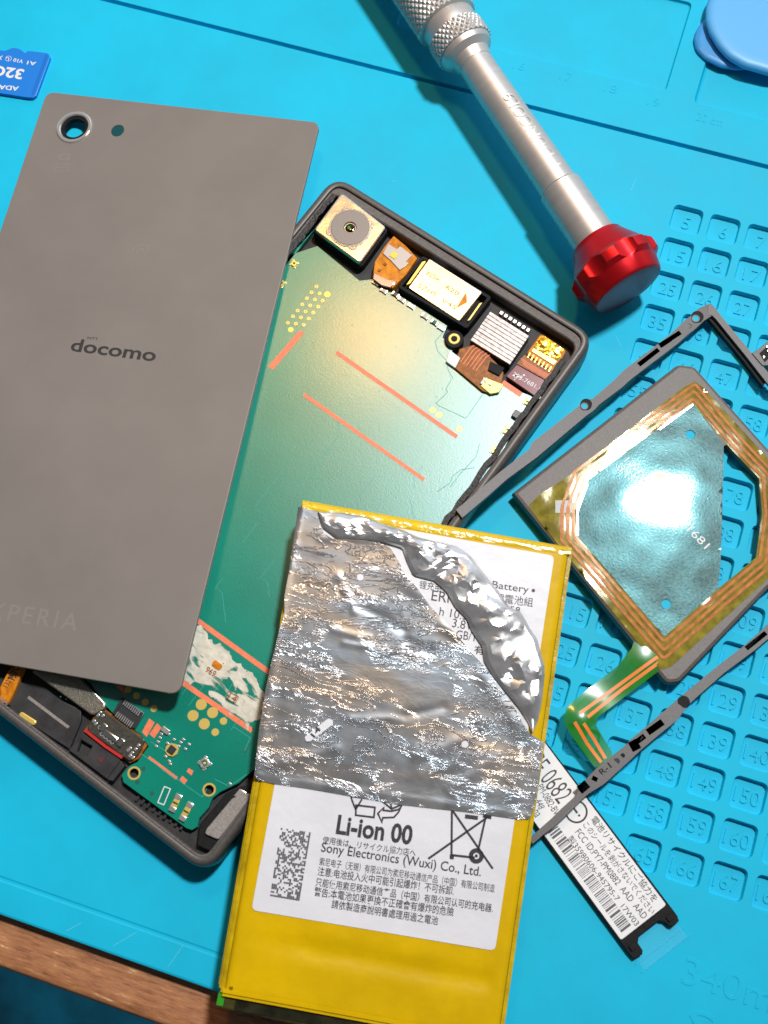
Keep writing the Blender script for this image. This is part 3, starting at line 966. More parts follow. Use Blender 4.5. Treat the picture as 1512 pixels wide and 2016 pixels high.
# camera module
ZC = 8.0
def ppz(K, lst, z): return PH.pts(K, lst, z)
cp = ppz(K3, [(350, 88), (552, 245), (432, 412), (222, 258)], ZC)
cp = rounded(cp, .8, 4)
bm = B(); solid(bm, offset(ccw(cp), -.35), 4.6, 6.9, .3)
camm = obj('camera_module', bm, M['black'], phone)
bm = B(); solid(bm, cp, 6.0, ZC, .35)
obj('camera_can', bm, M['nickel'], camm)
cc = PH.px(*K3(388, 250), ZC)
bm = B()
for a in range(4):
    an = math.radians(45 + 90 * a) + .0
    cyl(bm, cc.x + 3.95 * math.cos(an), cc.y + 3.95 * math.sin(an), 1.15, ZC - .05, ZC + .12, 16, .06)
ring(bm, cc.x, cc.y, 4.05, 4.4, ZC - .05, ZC + .16, 40, .06)
obj('can_collar', bm, M['bar'], camm)
bm = B()
lathe_p = ngon(cc.x, cc.y, 4.0, 40)
solid(bm, lathe_p, ZC - .3, ZC + .3, .12, [ngon(cc.x, cc.y, 1.15, 40)], .2)
obj('lens_barrel', bm, M['camgrey'], camm)
bm = B()
ring(bm, cc.x, cc.y, 3.95, 4.12, ZC - .2, ZC + .24, 40)
obj('barrel_rim', bm, mat('blue_grey_rim', (.22, .30, .42), .25, metal=.7), camm)
bm = B()
for i in range(6):
    t0 = i / 6
n_ = 24; rg = []
for i in range(5):
    t = i / 4
    rg.append([bm.verts.new((cc.x + 1.16 * math.cos(t * 1.5) * math.cos(2 * math.pi * k / n_), cc.y + 1.16 * math.cos(t * 1.5) * math.sin(2 * math.pi * k / n_), ZC - .1 + .25 * math.sin(t * 1.5))) for k in range(n_)])
for a, b in zip(rg, rg[1:]):
    for i in range(n_):
        j = (i + 1) % n_
        bm.faces.new((a[i], a[j], b[j], b[i]))
bm.faces.new(rg[-1])
obj('camera_lens', bm, M['lens'], camm)
bm = B(); cyl(bm, cc.x - .15, cc.y - .1, .42, ZC + .1, ZC + .19, 7)
obj('lens_coating', bm, mat('green_lens_coating', (.12, .42, .05), .12, metal=.6, nscale=2500, namt=.8), camm)

# flash flex
bm = B()
solid(bm, ppz(K3, [(585, 285), (640, 330), (690, 385), (640, 460), (580, 520), (490, 470), (500, 400), (545, 330)], 7.3), 4.6, 7.3, .1)
ff = obj('flash_flex', bm, M['kapton'], phone)
bm = B()
solid(bm, ppz(K3, [(560, 320), (600, 345), (612, 330), (668, 372), (640, 400), (652, 410), (612, 440), (570, 395), (536, 365)], 7.5), 7.2, 7.55, .06)
obj('flash_plate', bm, M['led_grey'], ff)
c = PH.px(*K3(585, 372), 7.6)
bm = B(); solid(bm, rect(c.x - .7, c.y - .7, c.x + .7, c.y + .7), 7.4, 7.7, .1)
obj('flash_led', bm, M['yellow_led'], ff)
bm = B()
solid(bm, ppz(K3, [(495, 450), (555, 480), (600, 490), (570, 520), (530, 510), (490, 480)], 7.4), 7.2, 7.5, .15)
obj('flex_fold', bm, mat('violet_sheen_fold', (.25, .18, .25), .2, metal=.5), ff)
for x, y in ((612, 333), (545, 412), (655, 365), (520, 440)):
    c = PH.px(*K3(x, y), 7.4)
    bm = B(); solid(bm, rounded(rect(c.x - .35, c.y - .3, c.x + .35, c.y + .3), .1, 2), 7.2, 7.5, .08)
    obj('flex_part', bm, M['kapton_d'], ff)

# earpiece
ZE = 7.5
brp = ppz(K3, [(715, 372), (1028, 560), (915, 705), (600, 515)], ZE)
bm = B(); solid(bm, rounded(brp, .6, 3), 4.6, ZE, .15, [offset(ccw(brp), .7)], .05)
solid(bm, offset(ccw(brp), .65), 4.6, 5.6)
br = obj('earpiece_bracket', bm, M['black'], phone)
spk = ppz(K3, [(745, 388), (985, 540), (880, 672), (650, 520)], ZE)
bm = B(); solid(bm, rounded(spk, .35, 3), 5.5, ZE + .1, .15)
sp = obj('earpiece_can', bm, M['nickel'], br)
bm = B()
text(bm, 'FOK', PH.px(*K3(730, 460), ZE + .14), PH.px(*K3(790, 497), ZE + .14), .9, ZE + .14)
text(bm, '620', PH.px(*K3(815, 520), ZE + .14), PH.px(*K3(872, 556), ZE + .14), .9, ZE + .14)
text(bm, '5ZH5', PH.px(*K3(690, 515), ZE + .14), PH.px(*K3(770, 560), ZE + .14), 1.0, ZE + .14)
text(bm, 'V45', PH.px(*K3(795, 580), ZE + .14), PH.px(*K3(860, 618), ZE + .14), .9, ZE + .14)
solid(bm, ppz(K3, [(912, 538), (915, 585), (865, 612)], ZE + .1), ZE, ZE + .14)
obj('can_marking', bm, M['kapton'], br)
for q in ([(712, 402), (735, 395), (660, 500), (640, 508)], [(970, 590), (985, 585), (930, 665), (915, 670)]):
    bm = B(); solid(bm, ppz(K3, q, 7.2), 5.5, 7.3, .1)
    obj('gold_terminal', bm, M['gold'], br)
# screw boss
c = PH.px(*K3(857, 748), 7.2)
bm = B(); cyl(bm, c.x, c.y, 1.95, 4.6, 7.0, 28, .2)
bo = obj('screw_boss', bm, M['black'], phone)
bm = B(); ring(bm, c.x, c.y, .5, 1.25, 6.5, 7.15, 28, .25)
obj('brass_insert', bm, M['gold'], bo)
# ribbed shield of the front camera
ZR = 7.7
rp = ppz(K3, [(1020, 625), (1195, 735), (1108, 865), (930, 755)], ZR)
bm = B(); solid(bm, rp, 4.6, ZR - .3, .2)
rb = obj('front_camera', bm, M['chip'], phone)
bm = B()
a, b, c_, d_ = (V2(q) for q in rp)
for i in range(9):
    t0, t1 = i / 9 + .003, (i + 1) / 9 - .003
    p0, p1 = a.lerp(d_, t0), b.lerp(c_, t0)
    p2, p3 = b.lerp(c_, t1), a.lerp(d_, t1)
    solid(bm, [p0, p1, p2, p3], ZR - .5, ZR + .04 * (i % 2), .07)
obj('ribbed_shield', bm, M['ribbed'], rb)
bm = B()
for i in range(7):
    t = (i + .5) / 7
    p = PH.px(*K3(1060 + 140 * t, 625 + 90 * t), 7.3)
    solid(bm, rect(p.x - .35, p.y - .4, p.x + .35, p.y + .4), 5, 7.3, .1)
obj('spring_row', bm, M['tin'], rb)
# flex below it
bm = B()
solid(bm, ppz(K3, [(880, 795), (960, 770), (1060, 870), (1080, 900), (1065, 980), (1030, 998), (985, 985), (860, 880)], 6.9), 5.2, 6.9, .1)
fx = obj('sensor_flex', bm, M['kapton_d'], phone)
bm = B()
for i in range(6):
    o0 = i * 14
    ribbon(bm, ppz(K3, [(885 + o0, 855 + o0 * .55), (930 + o0, 790 + o0 * .62), (955 + o0, 775 + o0 * .6)], 6.93), .16, 6.88, 6.95)
obj('flex_trace', bm, M['copper'], fx)
bm = B()
solid(bm, ppz(K3, [(838, 800), (885, 835), (862, 880), (820, 850)], 7.0), 5.5, 7.0, .1)
obj('white_stiffener', bm, M['sticker'], fx)
bm = B()
solid(bm, ppz(K3, [(990, 920), (1080, 955), (1060, 990), (1020, 998), (975, 960)], 7.1), 6.5, 7.1, .15)
obj('gold_end', bm, M['gold'], fx)
for x, y in ((1000, 935), (1022, 950), (985, 945)):
    p = PH.px(*K3(x, y), 7.2)
    bm = B(); solid(bm, rect(p.x - .3, p.y - .5, p.x + .3, p.y + .5), 7.0, 7.35, .08); obj('flex_part', bm, M['led_grey'], fx)
bm = B()
solid(bm, ppz(K3, [(1020, 850), (1085, 880), (1060, 915), (1010, 890)], 7.3), 5.5, 7.35, .1)
obj('proximity_sensor', bm, M['black'], fx)
# connector in the corner
bm = B()
solid(bm, rounded(ppz(K3, [(1250, 722), (1365, 800), (1310, 905), (1180, 815)], 7.0), .7, 3), 5.2, 6.9, .25)
kc = obj('corner_flex', bm, M['kapton'], phone)
bm = B()
bm2 = ppz(K3, [(1250, 728), (1352, 796), (1322, 850), (1215, 785)], 7.1)
sheet(bm, rounded(bm2, .5, 3), .5, lambda x, y: 7.05 + .25 * noise.noise(Vector((x * .8, y * .8, 1))))
obj('gold_shield', bm, mat('gold_tape', (.95, .55, .08), .16, metal=.9, bscale=600, bstr=.3, bdist=.0003), kc)
bm = B()
solid(bm, ppz(K3, [(1215, 790), (1322, 850), (1305, 868), (1205, 806)], 7.05), 6.6, 7.12, .08)
for i in range(7):
    t = i / 6
    solid(bm, band(PH.px(*K3(1200 + 95 * t, 812 + 62 * t), 7), PH.px(*K3(1188 + 95 * t, 835 + 62 * t), 7), .25), 6.6, 7.0)
obj('connector_teeth', bm, M['gold'], kc)
bm = B()
solid(bm, ppz(K3, [(1150, 848), (1175, 822), (1308, 905), (1290, 945), (1140, 862)], 6.7), 5.2, 6.75)
for i in range(3):
    pass
obj('flex_bend', bm, M['kapton_d'], kc)
bm = B()
for i in range(4):
    ribbon(bm, ppz(K3, [(1150 + 3 * i + 8, 846 + i * 9 - 8), (1290 + 2 * i, 925 + i * 7 - 8)], 6.78), .14, 6.7, 6.79)
obj('flex_trace', bm, M['copper'], kc)
bm = B()
solid(bm, ppz(K3, [(1140, 865), (1288, 948), (1240, 1020), (1092, 918)], 6.9), 5.6, 6.9, .08)
mf = obj('maroon_flex', bm, M['maroon'], kc)
bm = B()
text(bm, '293-7681.1', PH.px(*K3(1118, 915), 6.92), PH.px(*K3(1238, 982), 6.92), .95, 6.93)
for k in range(14):
    t = random.gauss(0, 1), random.gauss(0, 1)
    cyl(bm, *(PH.px(*K3(1133 + 11 * t[0], 915 + 10 * t[1]), 6.92)), random.uniform(.08, .24), 6.88, 6.935, 7)
for x, y in ((1235, 1008), (1243, 1014), (1225, 1015)):
    cyl(bm, *PH.px(*K3(x, y), 6.92), .3, 6.88, 6.96, 8)
obj('white_print', bm, M['white'], kc)

# lower left corner parts
bm = B()
solid(bm, ppz(K5, [(0, 520), (40, 440), (75, 400), (130, 410), (70, 560), (40, 610), (0, 600)], 6.6), 5.2, 6.6, .15)
of = obj('orange_flex', bm, M['kapton'], phone)
bm = B()
text(bm, '757C', PH.px(*K5(78, 490), 6.63), PH.px(*K5(108, 415), 6.63), 1.5, 6.63, bold=.02)
text(bm, '13216', PH.px(*K5(40, 525), 6.63), PH.px(*K5(75, 460), 6.63), 1.0, 6.63)
obj('flex_print', bm, M['ink'], of)
bm = B()
for i in range(4):
    solid(bm, band(PH.px(*K5(2 + 12 * i, 568 + 10 * i), 6.7), PH.px(*K5(-2 + 12 * i, 585 + 10 * i), 6.7), .3), 6.2, 6.75)
obj('flex_pin', bm, M['tin'], of)
bm = B()
solid(bm, ppz(K5, [(170, 440), (200, 400), (400, 440), (560, 605), (555, 635), (500, 668), (480, 665)], 7.0), 4.6, 7.0, .25)
obj('metal_bar', bm, M['bar'], phone)
bm = B()
solid(bm, ppz(K5, [(560, 640), (800, 800), (740, 900), (690, 925), (450, 745), (520, 650)], 5.9), 4.6, 5.9, .1)
um = obj('charging_port', bm, M['kapton_d'], phone)
bm = B()
solid(bm, rounded(ppz(K5, [(545, 640), (725, 770), (770, 800), (735, 880), (690, 915), (465, 750), (470, 710)], 6.6), .5, 3), 5.8, 6.55, .15)
obj('port_body', bm, mat('dark_olive_connector', (.05, .047, .036), .35, nscale=2000, namt=.4), um)
bm = B()
solid(bm, ppz(K5, [(550, 735), (628, 790), (615, 825), (540, 770)], 7.0), 6.4, 6.85, .2)
for x, y in ((548, 735), (640, 815)):
    c = PH.px(*K5(x, y), 7)
    solid(bm, rounded(rect(c.x - .55, c.y - .8, c.x + .55, c.y + .8), .3, 2), 6.4, 6.95, .15)
obj('port_shell', bm, M['nickel'], um)
for x, y in ((541, 770), (559, 784), (577, 798), (595, 813), (530, 735), (632, 822)):
    c = PH.px(*K5(x, y), 6.8)
    bm = B(); ring(bm, c.x, c.y, .22, .42, 6.4, 6.72, 14); obj('port_terminal', bm, M['tin'], um)
for x, y in ((508, 715), (498, 700), (520, 670), (545, 672), (530, 655), (680, 855), (700, 870), (690, 845), (720, 850), (735, 830), (705, 895), (690, 885)):
    c = PH.px(*K5(x, y), 6.7)
    bm = B(); solid(bm, rect(c.x - .25, c.y - .3, c.x + .25, c.y + .3), 6.4, 6.68, .05); obj('solder_dot', bm, M['tin'], um)
bm = B()
ribbon(bm, ppz(K5, [(450, 748), (560, 835), (650, 895)], 6.4), .55, 4.7, 6.45)
obj('red_seal', bm, M['redplastic'], um)
c = PH.px(*K5(536, 906), 5.95)
bm = B(); cyl(bm, c.x, c.y, .5, 5.7, 5.98, 16)
obj('moisture_dot', bm, mat('dark_red_dot', (.12, .01, .02), .5), phone)
# loudspeaker in the lower right corner
bm = B()
solid(bm, ppz(K5, [(1200, 1085), (1290, 1045), (1400, 1050), (1400, 1150), (1200, 1385), (1130, 1400), (1045, 1360), (1060, 1250), (1120, 1180)], 6.4), 4.6, 6.3, .2)
ls = obj('loudspeaker', bm, M['black'], phone)
bm = B()
solid(bm, rounded(ppz(K5, [(1230, 1115), (1290, 1080), (1370, 1095), (1290, 1170), (1160, 1332), (1085, 1300), (1100, 1270)], 7.0), .5, 3), 6.2, 7.0, .2)
obj('speaker_pad', bm, M['grey_pad'], ls)
bm = B()
solid(bm, ppz(K5, [(1240, 1100), (1275, 1060), (1310, 1080), (1300, 1110)], 6.9), 6.2, 6.95, .1)
obj('speaker_clip', bm, M['tin'], ls)

# ------------------------------------------------------------------ back cover, leaning on the phone's long edge
e0 = PH.o + PH.ex * .5 + Vector((0, 0, 8.02)); e1 = e0 - PH.ey * 120
tl = W(94, 182, .9)
nc = plane3(e0, e1, tl)
o_ = e0
cf0 = Frame(tl, (1, 0, 0), nc)
TH = .75
cf0.o = tl + nc * TH
def cpx(u, v):
    q = cf0.px(u, v); return cf0.o + cf0.ex * q.x + cf0.ey * q.y
TLc, TRc, BRc = cpx(92, 180), cpx(630, 241), cpx(352, 1368)
exc = (TRc - TLc)
CF = Frame(TLc - nc * TH, exc, nc)
cover = thing('back_cover', CF, 'grey brown frosted glass phone back cover leaning on the opened phone', 'phone cover')
q_tr = V2(CF.px(630, 241, TH)); q_br = V2(CF.px(352, 1368, TH)); q_l = V2(CF.px(-2, 462, TH)); q_b = V2(CF.px(0, 1306, TH))
ldir = q_l.normalized()
bdir = (q_b - q_br).normalized()
# bottom left corner: left edge meets bottom edge
den = ldir.x * bdir.y - ldir.y * bdir.x
t = (q_br.x * bdir.y - q_br.y * bdir.x) / den
q_bl = ldir * t
cov = rounded([Vector((0, 0)), q_bl, q_br, q_tr], 1.9, 6)
chole = CF.px(*S2(738, 862), TH); fhole = CF.px(*S2(1165, 892), TH)
bm = B()
solid(bm, cov, 0, TH, .16, [ngon(chole.x, chole.y, 3.55, 40), ngon(fhole.x, fhole.y, 1.45, 28)], .1)
obj('glass_panel', bm, M['cover'], cover, 35)
bm = B()
ring(bm, chole.x, chole.y, 3.1, 4.0, -.5, TH + .32, 48, .22)
cr = obj('camera_ring', bm, M['steel'], cover)
bm = B()
ring(bm, chole.x, chole.y, 2.35, 3.12, -.6, TH - .15, 48, .1)
obj('ring_liner', bm, M['black'], cr)
bm = B()
cyl(bm, fhole.x, fhole.y, 1.44, -.2, TH - .12, 28, .1)
obj('flash_window', bm, mat('smoked_teal_window', (.006, .07, .08), .12, coat=.5), cover)
bm = B()
text(bm, 'docomo', CF.px(*K4(334, 466), TH + .012), CF.px(*K4(742, 518), TH + .012), 2.95, TH + .012, bold=.022)
text(bm, 'NTT', CF.px(*K4(418, 408), TH + .012), CF.px(*K4(470, 414), TH + .012), .55, TH + .012, bold=.01)
obj('carrier_name', bm, M['print_dark'], cover)
bm = B()
text(bm, 'XPERIA', CF.px(*K5(-75, 152), TH + .012), CF.px(*K5(402, 222), TH + .012), 3.3, TH + .012, space=1.25)
obj('model_name', bm, M['print_faint'], cover)
bm = B()
text(bm, 'G', CF.px(*S2(565, 1182), TH + .012), CF.px(*S2(690, 1190), TH + .012), 1.7, TH + .012, bold=.01)
ribbon(bm, CF.pts(S2, [(570, 1215), (680, 1225), (670, 1300), (540, 1290)], TH + .01), .22, TH + .005, TH + .012, True)
ribbon(bm, CF.pts(S2, [(560, 1255), (675, 1265)], TH + .01), .22, TH + .005, TH + .012)
obj('format_mark', bm, M['print_faint'], cover)
bm = B()
c = CF.px(275, 492, TH)
ribbon(bm, [c + Vector(p) for p in ((-1.6, -.9), (-1.2, .6), (.2, 1.3), (1.7, 1.1), (1.9, -.2), (1.2, -1.0))], .2, TH + .005, TH + .012)
ribbon(bm, [c + Vector(p) for p in ((-.5, -.9), (-.3, .1), (.5, .4), (.9, -.2))], .2, TH + .005, TH + .012)
obj('contactless_mark', bm, M['print_faint'], cover)

# ------------------------------------------------------------------ memory card
MC = Frame(W(98, 111, .9) - Vector((0, 0, .9)), W(0, 95, .9) - W(98, 111, .9), (0, 0, 1))
mc = thing('memory_card', MC, 'blue microSD memory card with white print lying upside down on the mat', 'memory card')
bm = B()
cq = MC.pts(K1, [(197, 222), (136, 384)], .9)
ex_ = Vector((11.0, 0))
dn = cq[1] - cq[0]
card = [cq[0], cq[0] + dn, cq[0] + dn + ex_ * 1.3, cq[0] + ex_ * 1.3]
pr = MC.pts(K1, [(197, 222), (188, 208), (130, 200), (108, 199), (98, 208), (90, 200), (75, 190), (50, 186), (20, 198), (-60, 190), (-100, 360), (0, 365), (110, 382), (130, 382), (141, 374)], .9)
solid(bm, rounded(pr, .35, 3), .02, .9, .12)
cb = obj('card_body', bm, M['card'], mc)
bm = B()
solid(bm, MC.pts(K1, [(178, 213), (190, 216), (133, 372), (122, 372)], .9), .8, .912)
obj('card_stripe', bm, M['card_d'], mc)
bm = B()
text(bm, '32GB', MC.px(*S2(245, 285), .92), MC.px(*S2(-165, 225), .92), 2.7, .92, bold=.03)
text(bm, 'ADATA', MC.px(*S2(190, 455), .92), MC.px(*S2(-120, 425), .92), 1.15, .92, bold=.02)
text(bm, 'A1', MC.px(*S2(362, 212), .92), MC.px(*S2(275, 200), .92), .95, .92, bold=.02)
text(bm, 'V10', MC.px(*S2(235, 190), .92), MC.px(*S2(140, 172), .92), .95, .92, bold=.02)
text(bm, 'U', MC.px(*S2(96, 168), .92), MC.px(*S2(60, 162), .92), .8, .92, bold=.02)
text(bm, 'XC I', MC.px(*S2(30, 150), .92), MC.px(*S2(-80, 135), .92), 1.1, .92, bold=.02)
c = MC.px(*S2(84, 178), .92)
ring(bm, c.x, c.y, .62, .72, .9, .92, 18)
obj('card_print', bm, M['white'], mc)

# ------------------------------------------------------------------ screwdriver
KR = 9.7
A0 = W(*K2(962, 1098), KR)
A1 = W(*K2(200, 0), 7.9)
SD = Frame(A0, A1 - A0, (0, 0, 1))
sd = thing('screwdriver', SD, 'silver precision screwdriver with red scalloped end cap lying across the mat', 'screwdriver')
def ax(u, v):
    return SD.px(*K2(u, v), 0).x
xg = ax(708, 728); xr = ax(850, 930); xs = ax(378, 253); xc0 = ax(338, 195); xc1 = ax(296, 138); xh = ax(268, 100)
xrim = ax(925, 1042)
def knob_r(x, r, a):
    r *= .965 if r > 5.7 else 1
    if r < 8.31 or x < X1 - 9.15:
        return r
    p = 2 * math.pi / 8
    d = ((a + .28) % p) - p / 2
    Rc, rc = 11.7, 3.4
    q = rc * rc - (Rc * math.sin(d)) ** 2
    return min(r, Rc * math.cos(d) - math.sqrt(q)) if q > 0 else r
bm = B()
X1 = xr
prof = [(X1, 0.01), (X1, 5.35), (X1 - .25, 5.6)]
for i in range(8):
    t = (i + 1) / 8
    prof.append((X1 - .25 - 4.9 * t, 5.6 + 2.95 * t))
for i in range(6):
    t = (i + 1) / 6
    prof.append((X1 - 5.2 - .9 * t, 8.6 + 1.1 * t))
prof += [(X1 - 6.8, 9.72), (X1 - 7.6, 9.72), (X1 - 8.2, 9.7)]
for i in range(6):
    t = (i + 1) / 6
    prof.append((X1 - 8.2 - .9 * t, 9.7 - 1.05 * t))
prof += [(X1 - 9.8, 8.45), (X1 - 11.6, 8.0), (X1 - 12.05, 7.8), (X1 - 12.3, 7.5), (X1 - 12.36, 7.1), (X1 - 12.36, 5), (X1 - 12.36, .01)]
lathe(bm, prof, 252, knob_r)
knob = obj('end_cap', bm, M['red'], sd, 20)
bm = B()
lathe(bm, [(xr - .3, 4.6), (xg - .15, 4.55), (xg, 4.4)], 64)
obj('swivel_sleeve', bm, M['alu'], sd)
bm = B()
lathe(bm, [(xg - .05, 3.6), (xg + .3, 3.6)], 48)
obj('sleeve_gap', bm, M['chip'], sd)
bm = B()
lathe(bm, [(xg + .22, 3.9), (xg + .3, 4.05), (xs, 3.75), (xs + .05, 3.85), (xs + 2.0, 4.3), (xc0 - 1.2, 5.6), (xc0 - .3, 5.9), (xc0, 5.9)], 64)
obj('shaft', bm, M['alu'], sd, 30)
def knurl(d, m, p):
    def f(x, r, a):
        u = a * m / (2 * math.pi); v = x / p
        s1 = abs(((u + v) % 1) - .5) * 2; s2 = abs(((u - v) % 1) - .5) * 2
        return r - d * (1 - min(1, 1.6 * min(s1, s2)))
    return f
bm = B()
L_ = [(xc0 - .02, 5.8), (xc0 + .05, 6.35)]
k = 16
L_ += [(xc0 + .1 + (xc1 - xc0 - .2) * i / k, 6.4) for i in range(k + 1)] + [(xc1 - .05, 6.3), (xc1, 5.8)]
lathe(bm, L_, 180, lambda x, r, a: knurl(.4, 30, 1.5)(x, r, a) if r > 6.2 else r)
obj('knurled_collar', bm, M['alu'], sd, 25)
bm = B()
lathe(bm, [(xc1 - .02, 5.85), (xh + .3, 6.05), (xh + .4, 6.0)], 64)
obj('plain_ring', bm, M['alu'], sd)
bm = B()
L_ = [(xh + .1, 6.0), (xh + .35, 6.7)] + [(xh + .5 + .2 * i, 6.9) for i in range(150)]
x_end = L_[-1][0]
L_ += [(x_end + .3, 6.5), (x_end + 30, 6.3), (x_end + 32, 4.5), (x_end + 36, 2.5), (x_end + 44, 2.2), (x_end + 60, 1.6), (x_end + 62, 1.0)]
lathe(bm, L_, 180, lambda x, r, a: knurl(.42, 32, 1.7)(x, r, a) if r > 6.8 else r)
obj('knurled_handle', bm, M['alu'], sd, 25)
# engraved lettering wrapped on the shaft
def wrap_text(s, xa, xb, h, a0, r):
    b_ = B(); text(b_, s, (0, 0), (abs(xa - xb), 0), h, 0)
    bmesh.ops.subdivide_edges(b_, edges=b_.edges[:], cuts=1)
    for v in b_.verts:
        ang = a0 - (v.co.y) / r
        x = xa + (xb - xa) / abs(xa - xb) * v.co.x
        v.co = Vector((x, r * math.cos(ang), r * math.sin(ang)))
    bmesh.ops.recalc_face_normals(b_, faces=b_.faces)
    return b_
xa, xb = ax(725, 660), ax(520, 395)
obj('engraved_text', wrap_text('F DUNCOL9', xa, xb, 2.6, math.radians(118), 4.06), M['engrave'], sd)

# ------------------------------------------------------------------ opening picks
P1 = [K2(1290, -30), K2(1275, 30), K2(1275, 75), K2(1290, 120), K2(1320, 170), K2(1360, 215), K2(1420, 250), K2(1540, 285), K2(1750, 260), K2(1800, 100), K2(1700, -90), K2(1450, -120)]
P2 = [K2(1262, 75), K2(1235, 115), K2(1226, 150), K2(1236, 190), K2(1270, 225), K2(1330, 255), K2(1390, 264), K2(1450, 262), K2(1560, 200), K2(1560, 60), K2(1400, 20)]
PF2 = Frame((W(*K2(1400, 150), .9)).to_tuple()[:2] + (.05,), (1, 0, 0), (0, 0, 1))
pk2 = thing('opening_pick', PF2, 'darker blue opening pick peeking out underneath the sky blue one', 'opening pick', 'blue opening picks')
bm = B()
loft(bm, rounded([PF2.px(*q, 1.0) for q in P2], 3, 4), [(.25, 0), (0, .3), (.05, .75), (.5, 1.05), (1.2, 1.15)])
obj('pick_blade', bm, M['pick2'], pk2, 50)
PF1 = Frame((W(*K2(1450, 100), 2.5)).to_tuple()[:2] + (1.25,), (1, 0, 0), (.05, .03, 1))
pk1 = thing('opening_pick', PF1, 'sky blue plastic opening pick with rounded edge, uppermost of the two', 'opening pick', 'blue opening picks')
bm = B()
loft(bm, rounded([PF1.px(*q, 1.8) for q in P1], 6, 5), [(.6, 0), (.15, .3), (0, .9), (.2, 1.5), (.7, 1.85), (1.6, 2.0), (3, 2.0)])
obj('pick_blade', bm, M['pick'], pk1, 50)

# ------------------------------------------------------------------ label tray
LT = Frame(W(*K10(560, 600), 1.6) - Vector((0, 0, 1.55)), W(*K10(1175, 1365), 1.6) - W(*K10(265, 150), 1.6), (0, 0, 1))
lt = thing('label_tray', LT, 'black plastic pull out tray carrying a white certification sticker with barcode', 'label tray')
ZL = 1.3
st = LT.pts(K10, [(1178, 1366), (850, 1637)], ZL)
xl = st[0].x; y1, y0 = st[0].y, st[1].y
w0 = LT.px(*K10(700, 800), ZL).y; w1 = LT.px(*K10(400, 950), ZL)
x_hid = LT.px(*K10(-250, -100), ZL).x
bm = B()
legs = LT.pts(K10, [(1242, 1432), (1245, 1490), (1192, 1542), (1130, 1508), (1150, 1470), (985, 1600), (1000, 1700), (940, 1752), (875, 1690)], .9)
xe = xl + .8
body = [Vector((x_hid, y0 - .45)), Vector((xl + 2.4, y0 - .35)), Vector((xl + 3.9, y0 - .2)), Vector((xl + 4.1, y0 + 1.5)), Vector((xl + 3.6, y0 + 2.0)), Vector((xl + 2.1, y0 + 2.1)),
        Vector((xl + 1.4, y0 + 2.9)), Vector((xl + 1.4, y1 - 2.8)), Vector((xl + 2.1, y1 - 2.1)), Vector((xl + 3.2, y1 - 1.9)), Vector((xl + 3.6, y1 - 1.5)), Vector((xl + 3.5, y1 + .1)), Vector((xl + 2.6, y1 + .45)), Vector((x_hid, y1 + .25))]
solid(bm, rounded(body, .2, 2), .02, ZL - .05, .15)
for yy in (y0 + .9, y1 - .9):
    solid(bm, rect(xl + 1.6, yy - .55, xl + 2.6, yy + .55), ZL - .2, ZL + .35, .1)
obj('tray_carrier', bm, M['black'], lt)
bm = B()
solid(bm, rounded([Vector((x_hid, y0)), Vector((xl, y0)), Vector((xl, y1)), Vector((x_hid, y1))], .35, 3), ZL - .1, ZL)
stk_ = obj('white_sticker', bm, M['sticker'], lt)
bm = B()
solid(bm, rect(xl + .9, y0 + .3, xl + 6.6, y1 - .3), .06, .12)
obj('clear_tab', bm, M['clear'], lt)
bm = B()
for xx in (xl + 4.9, xl + 6.5):
    solid(bm, rect(xx - .06, y0 - .4, xx + .06, y1 + .6), .10, .16)
obj('tab_crease', bm, mat('tab_crease_sheen', (.06, .50, .74), .3), lt)
bm = B()
zt = ZL + .015
def T10(s, a, b, h, bold=0.0, space=1.0):
    text(bm, s, LT.px(*K10(*a), zt), LT.px(*K10(*b), zt), h, zt, bold, space=space)
T10('電池リサイクルにご協力を', (612, 735), (1078, 1352), 1.45, .004)
T10('このシールを剥がさないでください', (553, 775), (1062, 1440), 1.35, .002)
T10('FCC ID:PY7-PM0882  AAD  AAD', (497, 828), (1003, 1476), 1.25)
T10('製35980606-945795-7  17W03', (437, 878), (945, 1530), 1.35)
T10('CE 0682', (125, 290), (375, 620), 3.6, -.004)
T10('PM-0882-BV', (212, 490), (345, 705), 1.35)
T10('448', (200, 595), (230, 660), 1.3)
T10('na', (180, 680), (205, 720), 1.2)
obj('printed_text', bm, M['ink'], lt)
bm = B()
c = LT.px(*K10(508, 672), zt)
ring(bm, c.x, c.y, 1.75, 2.1, zt - .02, zt, 40)
solid(bm, rect(c.x - 1.1, c.y - .2, c.x + .35, c.y + .2), zt - .02, zt)
solid(bm, rect(c.x + .65, c.y - .2, c.x + 1.05, c.y + .2), zt - .02, zt)
obj('alert_mark', bm, M['ink'], lt)
bm = B()
a, b = LT.px(*K10(343, 788), zt), LT.px(*K10(286, 848), zt)
xb0 = LT.px(*K10(315, 820), zt).x; xb1 = LT.px(*K10(872, 1532), zt).x
yb0, yb1 = LT.px(*K10(835, 1560), zt).y, LT.px(*K10(905, 1500), zt).y
x = xb0
rnd = random.Random(5)
while x < xb1:
    wdt = rnd.choice((.1, .1, .1, .2, .2, .32, .45))
    solid(bm, rect(x, yb0, x + wdt, yb1), zt - .02, zt)
    x += wdt + rnd.choice((.14, .16, .22, .3, .42))
obj('barcode', bm, M['ink2'], lt)

